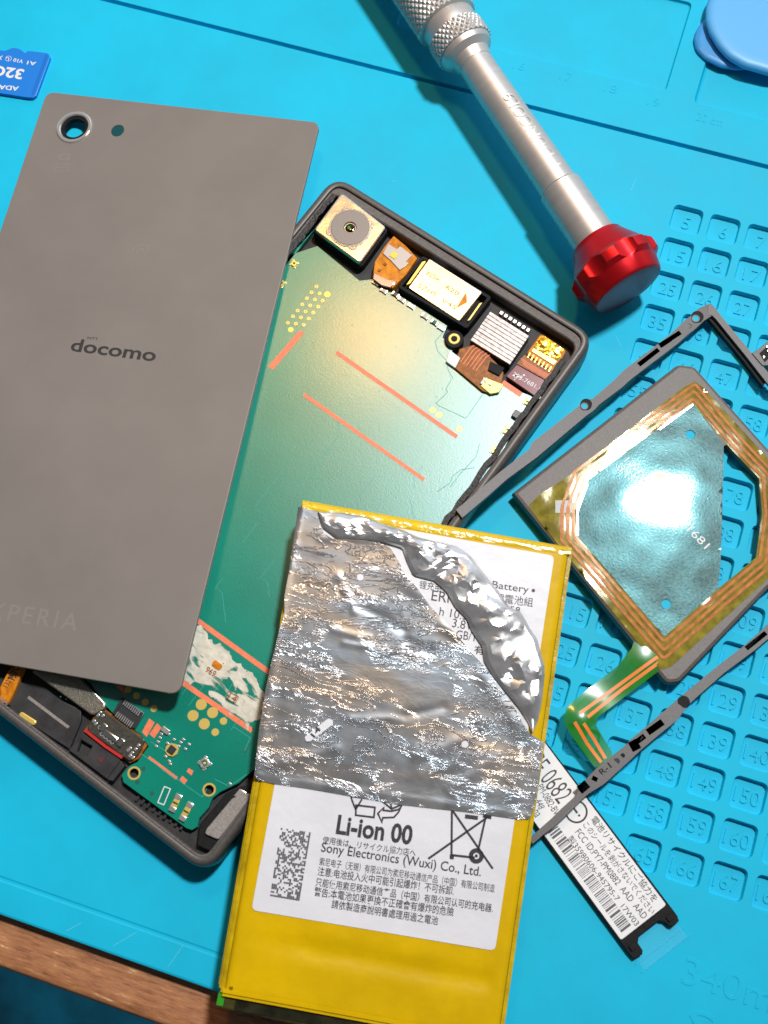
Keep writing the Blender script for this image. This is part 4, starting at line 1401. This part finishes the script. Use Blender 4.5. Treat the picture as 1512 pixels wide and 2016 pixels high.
# ------------------------------------------------------------------ inner frame (thin, flexed bezel)
fr_t = thing('inner_frame', ID, 'thin grey plastic bezel frame with screw holes lying across the mat', 'phone bezel')
def zline(pts):
    """pts: (u, v, z) -> world points"""
    return [W(u, v, z) for u, v, z in pts]
def beam(bm, left, right, zs, th):
    """strip between two pixel polylines with top heights zs and depth th"""
    n = len(left)
    L1 = [W(*left[i], zs[i]) for i in range(n)]; R1 = [W(*right[i], zs[i]) for i in range(n)]
    lt_ = [bm.verts.new(p) for p in L1]; rt_ = [bm.verts.new(p) for p in R1]
    lb = [bm.verts.new(p - Vector((0, 0, th))) for p in L1]; rb_ = [bm.verts.new(p - Vector((0, 0, th))) for p in R1]
    for i in range(n - 1):
        for f in ((lt_[i], lt_[i + 1], rt_[i + 1], rt_[i]), (rt_[i], rt_[i + 1], rb_[i + 1], rb_[i]), (lb[i + 1], lt_[i + 1], lt_[i], lb[i]), (lb[i], rb_[i], rb_[i + 1], lb[i + 1])):
            bm.faces.new(f[::-1])
    bm.faces.new((lt_[0], rt_[0], rb_[0], lb[0])[::-1]); bm.faces.new((lt_[-1], rt_[-1], rb_[-1], lb[-1]))
    return bm
def bar_z(u): return min(9.45, 9.4 + (2.4 - 9.4) * (u - 860) / (1385 - 860))
bm = B()
KX = crop(985, 315, 2.869)
Lp = [KX(*q) for q in ((-250, 1975), (-120, 1865), (0, 1760), (165, 1632), (178, 1597), (440, 1392), (468, 1354), (520, 1350), (640, 1246), (700, 1186), (960, 985), (1040, 908), (1075, 880), (1120, 838), (1180, 812), (1194, 814))]
Rp = [KX(*q) for q in ((-215, 2020), (-82, 1908), (38, 1802), (205, 1680), (224, 1664), (478, 1450), (530, 1412), (560, 1380), (690, 1282), (740, 1236), (1000, 1038), (1060, 985), (1095, 958), (1150, 908), (1215, 866), (1228, 862))]
n = len(Lp)
zs = [bar_z((a[0] + b[0]) / 2) for a, b in zip(Lp, Rp)]
beam(bm, Lp, Rp, zs, 1.5)
obj('long_bar', bm, M['bracket'], fr_t, 30)
bm = B()
beam(bm, [K6(1238, 44), K6(1262, 50), K6(1300, 100), K6(1440, 270), K6(1530, 375), K6(1700, 590)], [K6(1240, 95), K6(1255, 92), K6(1275, 112), K6(1410, 278), K6(1505, 400), K6(1670, 610)], [2.35] * 6, .8)
obj('short_bar', bm, M['bracket'], fr_t, 30)
bm = B()
beam(bm, [K6(1252, 97), K6(1272, 116), K6(1407, 282), K6(1500, 404)], [K6(1238, 108), K6(1258, 130), K6(1398, 298), K6(1490, 420)], [1.5] * 4, 1.45)
obj('inner_skirt', bm, M['black'], fr_t, 30)
bm = B()
solid(bm, [W(*S6(*q), 2.6).xy for q in ((1010, 640), (1100, 580), (1300, 420), (1300, 800), (1150, 805))], 1.2, 2.6, .1)
bk = obj('corner_bracket', bm, M['bracket'], fr_t)
bm = B()
solid(bm, [W(*S6(*q), 2.7).xy for q in ((1110, 640), (1223, 540), (1300, 640), (1180, 760))], 2.4, 2.63)
obj('bracket_recess', bm, M['black'], bk)
for x, y, r in ((1215, 555, .28), (1170, 690, .25), (1225, 610, .2)):
    p = W(*S6(x, y), 2.9)
    bm = B(); cyl(bm, p.x, p.y, r, 2.5, 2.9, 10, .08); obj('bracket_contact', bm, M['nickel'], bk)
# holes and slots of the long bar
def disc(name, K, x, y, r, m, dz=.02):
    u, v = K(x, y); z = bar_z(u) + dz
    p = W(u, v, z); b_ = B(); cyl(b_, p.x, p.y, r, z - .3, z, 28); return obj(name, b_, m, fr_t)
for K, x, y, r in ((K6, 1190, 100, 1.25), (K6, 682, 500, 1.15)):
    disc('screw_recess', K, x, y, r, M['black'], .2)
    u, v = K(x - 8, y + 9); z = bar_z(u) + .24
    p = W(u, v, z); b_ = B(); ring(b_, p.x, p.y, r * .46, r * .66, z - .2, z, 24); obj('hole_rim', b_, M['bracket'], fr_t)
    b_ = B(); cyl(b_, p.x, p.y, r * .46, z - .2, z - .05, 20); obj('through_hole', b_, M['mat'], fr_t)
def slot(name, K, a, b, w, m, dz):
    p, q = W(*K(*a), bar_z(K(*a)[0]) + dz), W(*K(*b), bar_z(K(*b)[0]) + dz)
    d = (q - p); s = Vector((-d.y, d.x, 0)).normalized() * (w / 2)
    b_ = B(); vs4 = [b_.verts.new(x) for x in (p - s, q - s, q + s, p + s)]; b_.faces.new(vs4)
    bmesh.ops.solidify(b_, geom=b_.faces[:], thickness=.15)
    return obj(name, b_, m, fr_t)
slot('slot', K6, (1018, 232), (1112, 172), .95, M['black'], .05)
slot('slot_step', K6, (1022, 238), (1070, 206), .5, M['bracket'], .1)
slot('slot', K6, (922, 320), (1012, 250), .95, M['black'], .05)
slot('slot_step', K6, (930, 318), (985, 275), .5, M['bracket'], .1)
u, v = K6(1152, 143)
p = W(u, v, bar_z(u) + .03); bm = B(); ring(bm, p.x, p.y, .42, .52, bar_z(u) - .2, bar_z(u) + .03, 20); obj('moulding_mark', bm, M['dark_tray'], fr_t)
# the second long bar
def b2z(u): return 3.7 + (2.2 - 3.7) * (u - 1050) / (1512 - 1050)
L2 = [K10(150, 880), K10(240, 800), K10(330, 720), K10(400, 650), K10(500, 560), K10(535, 500), K10(600, 410), K10(660, 350), K10(880, 175), K10(910, 140), K10(1030, 40), K10(1150, -65)]
R2 = [K10(180, 905), K10(272, 825), K10(345, 770), K10(450, 670), K10(550, 570), K10(590, 530), K10(690, 460), K10(740, 415), K10(940, 235), K10(970, 205), K10(1100, 95), K10(1240, -20)]
L2 += [K7(1010, 915), K7(1210, 750), K7(1390, 610), K7(1512, 500), K7(1900, 190)]
R2 += [K7(1050, 950), K7(1250, 775), K7(1430, 640), K7(1540, 545), K7(1940, 225)]
bm = B()
R2 = [(a[0] + (b[0] - a[0]) * 1.22, a[1] + (b[1] - a[1]) * 1.22) for a, b in zip(L2, R2)]
beam(bm, L2, R2, [b2z(q[0]) for q in L2], 1.5)
obj('long_bar', bm, M['bracket'], fr_t, 30)
def disc2(name, K, x, y, r, m, dz=.04):
    u, v = K(x, y); z = b2z(u) + dz; p = W(u, v, z); b_ = B(); cyl(b_, p.x, p.y, r, z - .3, z, 24); return obj(name, b_, m, fr_t)
disc2('screw_recess', K7, 1022, 950, 1.15, M['black'], .06)
disc2('pin_hole', K7, 668, 1262, .42, M['black'])
disc2('moulding_mark', K7, 632, 1296, .6, M['dark_tray'])
_oz = bar_z; bar_z = b2z
slot('slot', K7, (812, 1128), (900, 1066), 1.25, M['black'], .05)
slot('slot', K7, (745, 1185), (795, 1148), 1.0, M['black'], .05)
slot('slot_step', K7, (762, 1170), (785, 1153), .5, M['bracket'], .1)
slot('slot', K7, (712, 1215), (760, 1190), 1.9, M['black'], .04)
slot('slot', K7, (415, 1465), (462, 1425), 1.6, M['black'], .06)
slot('slot', K7, (490, 1390), (520, 1405), .8, M['black'], .06)
slot('slot', K7, (1385, 640), (1500, 548), .9, M['dark_tray'], .05)
bm = B()
u, v = K7(540, 1372)
q0, q1 = W(*K7(548, 1378), b2z(1190) + .06), W(*K7(606, 1330), b2z(1190) + .06)
text(bm, 'R-1', q0.xy, q1.xy, 1.1, b2z(1190) + .06, bold=.01)
obj('moulded_code', bm, M['black'], fr_t)
bar_z = _oz
# hidden end that closes the frame under the battery
bm = B()
beam(bm, [K6(-120, 1075), (700, 1250), (905, 1700), K10(150, 880)], [K6(-70, 1110), (730, 1245), (925, 1670), K10(180, 905)], [9.5, 8.0, 4.4, 3.8], 1.4)
obj('short_bar', bm, M['bracket'], fr_t, 30)

# ------------------------------------------------------------------ antenna plate
pl_n = Vector((.02, .028, 1)).normalized()
AP = Frame(W(1012, 980, 2.2), (1, -.9, 0), pl_n)
ap = thing('antenna_plate', AP, 'brown metal plate with copper coil antenna film and shiny silver sheet', 'antenna plate')
ZP = 1.2
plate = [(1009, 970), (1335, 716), (1368, 720), (1512, 881), (1650, 1020), (1645, 1050), (1512, 1160), (1338, 1343), (1312, 1346), (1128, 1118)]
pp_ = rounded([AP.px(u, v, ZP) for u, v in plate], [2.6, 1.6, 1.6, 0, 1.5, 1.5, 0, 1.6, 1.6, 0], 5)
hole_px = [(1424, 878), (1431, 876), (1494, 942), (1500, 1010), (1489, 1099), (1414, 1158), (1413, 1148), (1418, 1100)]
hp = [AP.px(u, v, ZP) for u, v in hole_px]
bm = B()
solid(bm, pp_, -.8, ZP, .75, [hp], .05)
pl_o = obj('metal_plate', bm, M['plate'], ap)
film_px = [(1040, 996), (1062, 974), (1119, 937), (1348, 761), (1368, 751), (1386, 764), (1580, 978), (1592, 1010), (1560, 1096), (1322, 1312), (1302, 1320), (1284, 1300), (1072, 1040)]
inner_px = [(1364, 795), (1431, 876), (1494, 942), (1500, 1010), (1488, 1098), (1414, 1160), (1308, 1253), (1136, 1054), (1136, 1005), (1157, 947)]
fo = rounded([AP.px(u, v, ZP) for u, v in film_px], .6, 3)
inn = [AP.px(u, v, ZP) for u, v in inner_px]
fz = lambda x, y: ZP + .06 + .05 * noise.noise(Vector((x * .25, y * .25, 0)))
bm = B()
sheet(bm, fo, 1.2, fz, [inn])
film = obj('coil_film', bm, M['film'], ap, 60)
inc = ccw(inn)
for k in range(3):
    bm = B()
    q = offset(inc, -(.75 + 1.12 * k))
    q = rounded(q, .5, 2)
    ribbon(bm, q, .58, ZP + .08, ZP + .16, True)
    obj('coil_trace', bm, M['coil'], film)
for K, q in ((S7, [(470, 1235), (640, 1235), (640, 1360), (470, 1360)]),):
    bm = B(); solid(bm, AP.pts(K, q, ZP + .12), ZP + .05, ZP + .13); obj('bridge_patch', bm, M['olive'], film)
bm = B()
for x in (550, 610):
    ribbon(bm, AP.pts(S7, [(x, 1260), (x - 10, 1600)], ZP + .17), .36, ZP + .1, ZP + .18)
obj('coil_tail', bm, M['coil'], film)
sil_px = [(1364, 795), (1424, 877), (1418, 1100), (1413, 1158), (1308, 1253), (1136, 1054), (1136, 1005), (1157, 947)]
cs = AP.px(1305, 985, ZP)
def szf(x, y):
    d2 = ((x - cs.x) ** 2 + (y - cs.y) ** 2)
    return ZP + .12 + .62 * math.exp(-d2 / 230.0) - .1 + .03 * noise.noise(Vector((x * .2, y * .2, 5)))
h1, h2 = AP.px(1359, 856, ZP), AP.px(1311.5, 1190, ZP)
bm = B()
sheet(bm, offset(ccw([AP.px(u, v, ZP) for u, v in sil_px]), -.05), .8, lambda x, y: max(ZP + .07, szf(x, y)), [ngon(h1.x, h1.y, .95, 16), ngon(h2.x, h2.y, .95, 16)])
sil = obj('silver_sheet', bm, M['silver'], ap, 60)
for h_ in (h1, h2):
    bm = B(); cyl(bm, h_.x, h_.y, .9, ZP - .1, ZP + .02, 18); obj('sheet_hole', bm, M['mat'], sil)
c = AP.px(1300.7, 936, ZP + .9)
bm = B(); cyl(bm, c.x, c.y, .85, ZP + .3, max(ZP + .2, szf(c.x, c.y)) + .08, 20, .05)
obj('brass_rivet', bm, mat('dull_brass', (.30, .22, .05), .35, metal=.6), sil)
bm = B()
zt = ZP + .9
text(bm, '1297-8572.2', AP.px(*S7(1150, 845), zt), AP.px(*S7(1560, 1245), zt), 1.6, zt)
text(bm, 'S 17W11', AP.px(*S7(1085, 925), zt), AP.px(*S7(1370, 1200), zt), 1.6, zt)
text(bm, '1681', AP.px(*K6(1140, 1075), zt), AP.px(*K6(1225, 1160), zt), 1.6, zt)
for v in bm.verts:
    v.co.z = max(ZP + .07, szf(v.co.x, v.co.y)) + .07
obj('white_print', bm, M['white'], sil)
# pale edge of the sheet, standing slightly proud
bm = B()
ribbon(bm, [AP.px(*q, ZP + .15) for q in ((1364, 797), (1158, 948), (1137, 1005), (1137, 1054))], .35, ZP + .02, ZP + .26)
obj('sheet_lip', bm, M['tin'], sil)
# green flex tail
tail_px = [K7(718, 640), K7(740, 575), K7(870, 690), K7(885, 765), K7(640, 950), K7(520, 1040), K7(512, 1090), K7(610, 1245), K7(600, 1290), K7(510, 1335), K7(440, 1240), K7(355, 1130), K7(322, 1060), K7(340, 985), K7(420, 910), K7(640, 740)]
bc = AP.px(*K7(420, 1050), 1.0)
j0 = AP.px(*K7(800, 690), ZP)
def tzf(x, y):
    d2 = (x - bc.x) ** 2 + (y - bc.y) ** 2
    dj = (x - j0.x) ** 2 + (y - j0.y) ** 2
    return .35 + 1.3 * math.exp(-d2 / 16) + (ZP - .15) * math.exp(-dj / 30)
bm = B()
tl_ = rounded([AP.px(u, v, .8) for u, v in tail_px], .8, 3)
sheet(bm, tl_, .8, tzf)
ft = obj('flex_tail', bm, M['flex'], ap, 60)
for off in (0, 1):
    bm = B()
    pts1 = [K7(868 + 6 * off, 690 + 35 * off), K7(640 + 20 * off, 855 + 25 * off), K7(415 + 45 * off, 1020 + 22 * off)]
    pts2 = [K7(385 + 52 * off, 1070 + 8 * off), K7(460 + 40 * off, 1190 - 25 * off), K7(545 + 25 * off, 1300 - 22 * off)]
    for pts in (pts1, pts2):
        P_ = [AP.px(*q, .9) for q in pts]
        D = []
        for i in range(len(P_) - 1):
            D += [P_[i].lerp(P_[i + 1], t / 8) for t in range(8)]
        D.append(P_[-1])
        ribbon(bm, D, .62, 0, 0)
    for v in bm.verts:
        v.co.z = tzf(v.co.x, v.co.y) + .05
    obj('orange_trace', bm, M['orange'], ft)

# ------------------------------------------------------------------ battery
nb = plane3(W(880, 1040, 9.55), W(1045, 1640, 4.9), W(500, 1600, 8.15))
BT_TH = 4.6
ob = W(880, 1040, 9.55) + nb * BT_TH
F0 = Frame(ob, (1, 0, 0), nb)
def b0(u, v):
    q = F0.px(u, v); return F0.o + F0.ex * q.x + F0.ey * q.y
tlb, trb = b0(595, 983), b0(1128, 1077)
BT = Frame(tlb - nb * BT_TH, trb - tlb, nb)
bat = thing('battery', BT, 'yellow wrapped lithium phone battery with torn silver foil and white label', 'battery')
Zb = BT_TH
bx = lambda u, v, z=Zb: BT.px(u, v, z)
wB = bx(1128, 1077).x
blx = bx(*K9(52, 1110)); brx = bx(*K9(1360, 1182)); le = bx(*K9(70, 1038)); re_ = bx(*K9(830, 1152))
LB = -blx.y
LY = le.y
def bw(y):  # left / right x at y
    t = y / blx.y
    return t * blx.x, wB + t * (bx(*K9(1362, 1180)).x - wB) * 1.0
quad = [Vector((.95, 0)), Vector((blx.x + .95, LY - .3)), Vector((brx.x - .6, LY - .3)), Vector((wB - .6, 0))]
bm = B()
loft(bm, rounded(quad, .7, 4), [(.5, 0), (.1, .4), (0, .9), (0, Zb - 1.0), (.12, Zb - .45), (.45, Zb - .12), (1.0, Zb), (1.5, Zb)], cap1=False)
qt = offset(ccw(rounded(quad, .7, 4)), 1.5)
def ytop(x, y):
    yy = (y - bx(*K9(800, 905)).y)
    h = -.4 * math.exp(-(yy / 1.5) ** 2) * min(1, max(0, (x - 6) / 10))
    h += .05 * noise.noise(Vector((x * .12, y * .12, 2)))
    e_ = min(x - 2.4 - blx.x * y / blx.y, wB + (brx.x - wB) * y / LY - 2.1 - x, -y - 1.5, y - LY - 1.2)
    return Zb + h * max(0, min(1, e_ / 2))
sheet(bm, qt, 1.1, ytop)
bmesh.ops.remove_doubles(bm, verts=bm.verts, dist=.02)
bo_ = obj('battery_body', bm, M['yellow'], bat, 50)
bm = B()
# tape folds along the left and right sides, the top flap and the bottom lip
ribbon(bm, [Vector((.72, -.2)), Vector((blx.x + .72, LY))], .62, .3, Zb - .42)
ribbon(bm, [Vector((.22, -.6)), Vector((blx.x + .22, LY + .6))], .42, .25, Zb - .85)
ribbon(bm, [Vector((-.12, -1.0)), Vector((blx.x - .12, LY + 1))], .3, .2, Zb - 1.5)
ribbon(bm, [Vector((wB - .32, -.2)), Vector((brx.x - .32, LY))], .62, .3, Zb - .5)  # right strips: shade of the less lit side wall, put into the colour
ribbon(bm, [Vector((wB + .05, -.5)), Vector((brx.x + .05, LY + .6))], .26, .2, Zb - 1.2)
obj('side_fold', bm, M['yellow_d'], bo_)
bm = B()
sheet(bm, [Vector((.1, .05)), Vector((wB - .1, .05)), Vector((wB - .3, -1.6)), Vector((wB * .5, -2.0)), Vector((.3, -1.7))], .6,
      lambda x, y: Zb + .05 - .9 * max(0, (y + .9) / .95) ** 2 + .12 * noise.noise(Vector((x * .6, y * 1.2, 9))))
obj('top_flap', bm, mat('glossy_yellow_tape', (.70, .48, .006), .2, coat=.9, coat_r=.06, nscale=150, namt=.12, bscale=350, bstr=.6, bdist=.0006), bo_, 60)
bm = B()
for dy, r_, zz in ((.35, .32, Zb - .05), (-.25, .3, Zb - .35)):
    ribbon(bm, [Vector((blx.x + .8, LY + dy)), Vector((brx.x - .8, LY + dy))], r_ * 2, zz - .5, zz + .12)
obj('bottom_lip', bm, M['yellow'], bo_)
bm = B()
solid(bm, rounded([Vector((blx.x + .1, LY - .2)), Vector((brx.x, LY - .2)), Vector((brx.x, LY - 4.2)), Vector((blx.x + .1, blx.y))], .4, 3), .2, Zb - 1.0, .25)
en = obj('battery_end', bm, M['olive'], bat)
bm = B()
p = bx(*K9(82, 1070), Zb - 1)
solid(bm, rounded(rect(p.x - .7, p.y - 1.1, p.x + .5, p.y + 1.1), .2, 2), Zb - 1.2, Zb - .9, .05)
p = bx(*K9(875, 1172), Zb - 1)
solid(bm, rounded(rect(p.x - .9, p.y - 1.1, p.x + .9, p.y + .8), .2, 2), Zb - 1.2, Zb - .9, .05)
obj('green_patch', bm, mat('green_mask_patch', (.03, .30, .01), .4), en)
bm = B()
solid(bm, rounded(rect(blx.x + 3.2, LY - 2.6, blx.x + 27, LY - .5), .3, 3), Zb - 1.1, Zb - .85, .1)
obj('protection_board', bm, mat('dark_taped_board', (.018, .017, .006), .3, nscale=300, namt=.6, coat=.3), en)
# label
lb = [bx(*K8(760, 228)), bx(*K8(1400, 308)), bx(*K9(1396, 258)), bx(*K9(1316, 852)), bx(*K9(218, 668)), bx(*K9(313, 105))]
lab = rounded([Vector((bx(*K9(313, 105)).x, bx(*K8(1400, 308)).y)), lb[4], lb[3], bx(*K8(1400, 308))], .9, 4)
lz = lambda x, y: Zb + .10 + .03 * noise.noise(Vector((x * .16, y * .16, 7)))
bm = B()
sheet(bm, lab, 1.3, lambda x, y: max(lz(x, y), ytop(x, y) + .03))
label = obj('battery_label', bm, M['label'], bat, 60)
zt = Zb + .15
def TB(bm, K, s, a, b, h, bold=0.0, space=1.0):
    text(bm, s, BT.px(*K(*a), zt), BT.px(*K(*b), zt), h, zt, bold, space=space)
bm = B()
TB(bm, K9, 'Li-ion 00', (597, 326), (938, 377), 3.45, .03)
obj('chemistry_print', bm, M['ink'], label)
bm = B()
TB(bm, K9, 'Sony Electronics (Wuxi) Co., Ltd.', (528, 418), (1250, 530), 2.15, .008)
TB(bm, K9, '使用後は、リサイクル協力店へ', (537, 368), (957, 428), 1.30, .004)
TB(bm, K9, '索尼电子（无锡）有限公司为索尼移动通信产品（中国）有限公司制造', (522, 466), (1313, 590), 1.42, .002)
TB(bm, K9, '注意:电池投入火中可能引起爆炸！不可拆卸.', (514, 512), (1128, 603), 1.55, .006)
TB(bm, K9, '只能使用索尼移动通信产品（中国）有限公司认可的充电器.', (505, 560), (1305, 680), 1.5, .006)
TB(bm, K9, '警告:本電池如果更換不正確會有爆炸的危險', (498, 604), (1128, 698), 1.55, .006)
TB(bm, K9, '請依製造商說明書處理用過之電池', (577, 660), (1057, 737), 1.5, .006)
obj('printed_text', bm, M['ink'], label)
bm = B()
TB(bm, K8, '锂充电', (790, 455), (890, 470), 1.55)
TB(bm, K8, 'ERP', (845, 508), (945, 522), 1.9)
TB(bm, K8, 'h 10.3', (880, 575), (1005, 598), 1.55)
TB(bm, K8, '3.8V', (938, 628), (1030, 645), 1.6)
TB(bm, K8, 'GB/T', (955, 680), (1050, 695), 1.6)
TB(bm, K8, '有', (1038, 750), (1082, 755), 1.6, .01)
TB(bm, K8, 'Battery', (1118, 462), (1282, 486), 1.75)
TB(bm, K8, '鋰電池組', (1130, 515), (1302, 538), 1.7)
TB(bm, K8, '58', (1200, 560), (1245, 566), 1.1)
c = BT.px(*K8(1306, 464), zt)
cyl(bm, c.x, c.y, .33, zt - .02, zt, 12)
obj('rating_text', bm, M['ink'], label)
# dot print
bm = B()
rnd = random.Random(11)
qa, qb, qc, qd = (BT.px(*K9(*q), zt) for q in ((350, 297), (486, 318), (434, 627), (301, 605)))
NC, NR = 16, 38
for r in range(NR):
    for c_ in range(NC):
        on = rnd.random() < .5
        if c_ == NC - 1: on = r % 2 == 0 or rnd.random() < .8
        if r == NR - 1: on = True
        if r == 18: on = c_ > 8 or rnd.random() < .7
        if not on: continue
        s, t = (c_ + .5) / NC, (r + .5) / NR
        p = qa.lerp(qb, s).lerp(qd.lerp(qc, s), t)
        vv = [bm.verts.new((p.x + dx, p.y + dy, zt)) for dx, dy in ((-.15, -.15), (.15, -.15), (.15, .15), (-.15, .15))]
        bm.faces.new(vv)
obj('dot_print', bm, M['ink2'], label)
# recycling arrows and crossed bin
bm = B()
def stroke(K, pts, w, closed=False):
    ribbon(bm, BT.pts(K, pts, zt), w, zt - .02, zt, closed)
stroke(K9, [(690, 195), (775, 205), (770, 250), (688, 240)], .32, True)
stroke(K9, [(665, 150), (672, 175), (688, 215)], .32); stroke(K9, [(688, 215), (716, 168)], .32)
stroke(K9, [(665, 155), (740, 165)], .32)
stroke(K9, [(788, 232), (815, 205), (812, 218), (848, 222), (880, 215), (902, 190), (880, 228), (860, 250), (810, 252), (806, 272)], .32, True)
stroke(K9, [(800, 172), (850, 212), (900, 190)], .32); stroke(K9, [(845, 182), (850, 212)], .32)
obj('recycling_mark', bm, M['ink'], label)
bm = B()
stroke(K9, [(1122, 215), (1120, 420)], .38)
stroke(K9, [(1120, 420), (1225, 432)], .38)
stroke(K9, [(1276, 240), (1240, 400)], .38)
stroke(K9, [(1015, 437), (1296, 240)], .38)
stroke(K9, [(1122, 215), (1306, 482)], .38)
solid(bm, BT.pts(K9, [(1182, 236), (1240, 244), (1238, 262), (1180, 255)], zt), zt - .02, zt)
stroke(K9, [(1262, 242), (1300, 250)], .7)
solid(bm, BT.pts(K9, [(1112, 418), (1132, 420), (1130, 440), (1112, 438)], zt), zt - .02, zt)
c = BT.px(*K9(1232, 424), zt)
ring(bm, c.x, c.y, .55, 1.32, zt - .02, zt, 28); cyl(bm, c.x, c.y, .28, zt - .02, zt, 12)
obj('crossed_bin_mark', bm, M['ink'], label)
# flat foil sheet
ZF = Zb + .22
fpx = [K8(*q) for q in ((246, 84), (345, 112), (350, 150), (362, 205), (400, 232), (520, 236), (610, 240), (665, 280), (700, 335), (722, 380), (780, 455), (840, 535), (905, 605), (960, 668), (1020, 735), (1080, 800),
                          (1120, 850), (1170, 915), (1215, 985), (1262, 1070), (1292, 1112), (1352, 1150), (1338, 1250), (1322, 1390), (1300, 1470), (1285, 1492), (1240, 1494), (980, 1462), (700, 1428), (460, 1388), (280, 1358), (130, 1335), (62, 1320), (46, 1295), (72, 1080), (100, 905), (132, 760), (160, 640), (184, 560), (182, 490), (198, 400), (214, 300), (232, 190))]
rnd = random.Random(3)
fp = [bx(u + rnd.uniform(-1, 1), v + rnd.uniform(-1, 1), ZF) for u, v in fpx]
dents = []
for a, b, w, d in (((500, 520), (720, 640), .9, -.35), ((400, 640), (560, 680), .7, .3), ((730, 690), (850, 750), .9, -.4), ((480, 1045), (700, 1040), .7, .3), ((700, 1035), (900, 990), .8, -.3),
                   ((790, 1210), (1010, 1130), 1.3, .45), ((800, 1290), (1080, 1190), 1.6, .4), ((940, 1350), (1150, 1210), 1.2, .35), ((140, 1240), (420, 1180), .9, .3), ((430, 400), (500, 560), .7, .3),
                   ((700, 400), (800, 480), 1.5, .5), ((900, 620), (980, 680), 1.1, .5), ((1080, 850), (1240, 1080), 1.5, .55), ((240, 120), (60, 1290), .8, .3), ((350, 420), (420, 400), .8, .3), ((60, 1300), (1280, 1480), .6, .2),
                   ((450, 700), (860, 770), .5, .25), ((350, 225), (640, 235), .8, .4)):
    dents.append((bx(*K8(*a), ZF), bx(*K8(*b), ZF), w, d))
def foil_z(x, y):
    p = Vector((x, y)); h = 0
    for a, b, w, d in dents:
        ab = b - a; t = max(0, min(1, (p - a).dot(ab) / ab.length_squared))
        ds = (p - a - ab * t).length
        if ds < w * 3: h += d * math.exp(-(ds / w) ** 2)
    h += .08 * noise.noise(Vector((x * .22, y * .5, 1))) + .02 * noise.noise(Vector((x * .6, y * 1.6, 4)))
    z = ZF + .05 + h * .30
    over = -x + .2
    if over > 0: z -= .8 * min(over, 2)
    return max(z, ZF - .08 if x > .6 else z)
bm = B()
sheet(bm, fp, .42, foil_z)
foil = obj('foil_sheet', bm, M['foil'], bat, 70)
bm = B()
for x, y in ((525, 405), (997, 1158)):
    c = bx(*K8(x, y), ZF)
    cyl(bm, c.x, c.y, .62, ZF - .05, foil_z(c.x, c.y) + .06, 16)
obj('foil_hole', bm, M['label'], foil)
bm = B()
q = [bx(*K8(*p), ZF) for p in ((275, 1125), (380, 1042), (402, 1048), (400, 1070), (300, 1145), (280, 1145))]
solid(bm, rounded(q, .3, 2), ZF, ZF + .35)
pt = obj('torn_patch', bm, M['label'], foil)
bm = B()
text(bm, '14', bx(*K8(318, 1130), ZF + .37), bx(*K8(350, 1090), ZF + .37), 1.0, ZF + .37, .03)
obj('patch_print', bm, M['ink'], pt)
# crumpled torn fold
inner_l = [K8(*q) for q in ((335, 112), (352, 175), (420, 228), (540, 232), (640, 248), (715, 270), (735, 330), (765, 395), (860, 420), (915, 470), (955, 540), (1005, 590), (1030, 650), (1075, 715), (1085, 785), (1130, 860), (1190, 930), (1245, 1000), (1285, 1060), (1300, 1105))]
outer_l = [K8(*q) for q in ((335, 106), (430, 112), (540, 128), (620, 158), (720, 190), (790, 222), (870, 240), (960, 262), (1010, 295), (1050, 340), (1085, 385), (1145, 465), (1200, 540), (1245, 555), (1285, 625), (1325, 680), (1358, 800), (1352, 930), (1335, 1050), (1302, 1108))]
def resample(pl, n):
    pl = [Vector(p) for p in pl]; d = [0]
    for a, b in zip(pl, pl[1:]): d.append(d[-1] + (b - a).length)
    out = []
    for i in range(n):
        s = d[-1] * i / (n - 1); k = 0
        while k < len(pl) - 2 and d[k + 1] < s: k += 1
        out.append(pl[k].lerp(pl[k + 1], (s - d[k]) / max(1e-9, d[k + 1] - d[k])))
    return out
NU, NV = 90, 13
il, ol = resample(inner_l, NU), resample(outer_l, NU)
bm = B(); grid = []
def crz(p, t, u):
    a = noise.multi_fractal(Vector((p.x * .22, p.y * .22, 2)), 1.0, 2.0, 4) if False else 0
    h = 0
    for s, am in ((.12, 1.0), (.29, .65), (.75, .2)):
        q_ = Vector((p.x * s, p.y * s, s * 7))
        h += am * (1 - 2 * abs(noise.noise(q_)))
    return h
for i in range(NU):
    row = []
    for j in range(NV + 1):
        t = j / NV
        w_ = (1 - t) * il[i] + t * ol[i]
        jit = (noise.noise(Vector((i * .25, 3.3, 0))) * 4 * t)
        p = bx(w_.x + jit * (0 if i in (0, NU - 1) else 1), w_.y + jit * .5, ZF + .6)
        env = math.sin(math.pi * min(1, max(0, t))) ** .5
        u = i / (NU - 1)
        z = ZF + .25 + env * (.55 + .62 * crz(p, t, u)) * (.55 + .45 * math.sin(math.pi * u)) + .2 * crz(p, t, u) * (.3 + .7 * env)
        row.append(bm.verts.new((p.x, p.y, max(ZF + .05, z))))
    grid.append(row)
for i in range(NU - 1):
    for j in range(NV):
        q4 = (grid[i][j], grid[i + 1][j], grid[i + 1][j + 1], grid[i][j + 1])
        if noise.noise(Vector((i * .31, j * .47, 4))) > 0:
            bm.faces.new((q4[0], q4[1], q4[2])); bm.faces.new((q4[0], q4[2], q4[3]))
        else:
            bm.faces.new((q4[0], q4[1], q4[3])); bm.faces.new((q4[1], q4[2], q4[3]))
bmesh.ops.recalc_face_normals(bm, faces=bm.faces)
obj('crumpled_fold', bm, M['crumple'], foil, 12)
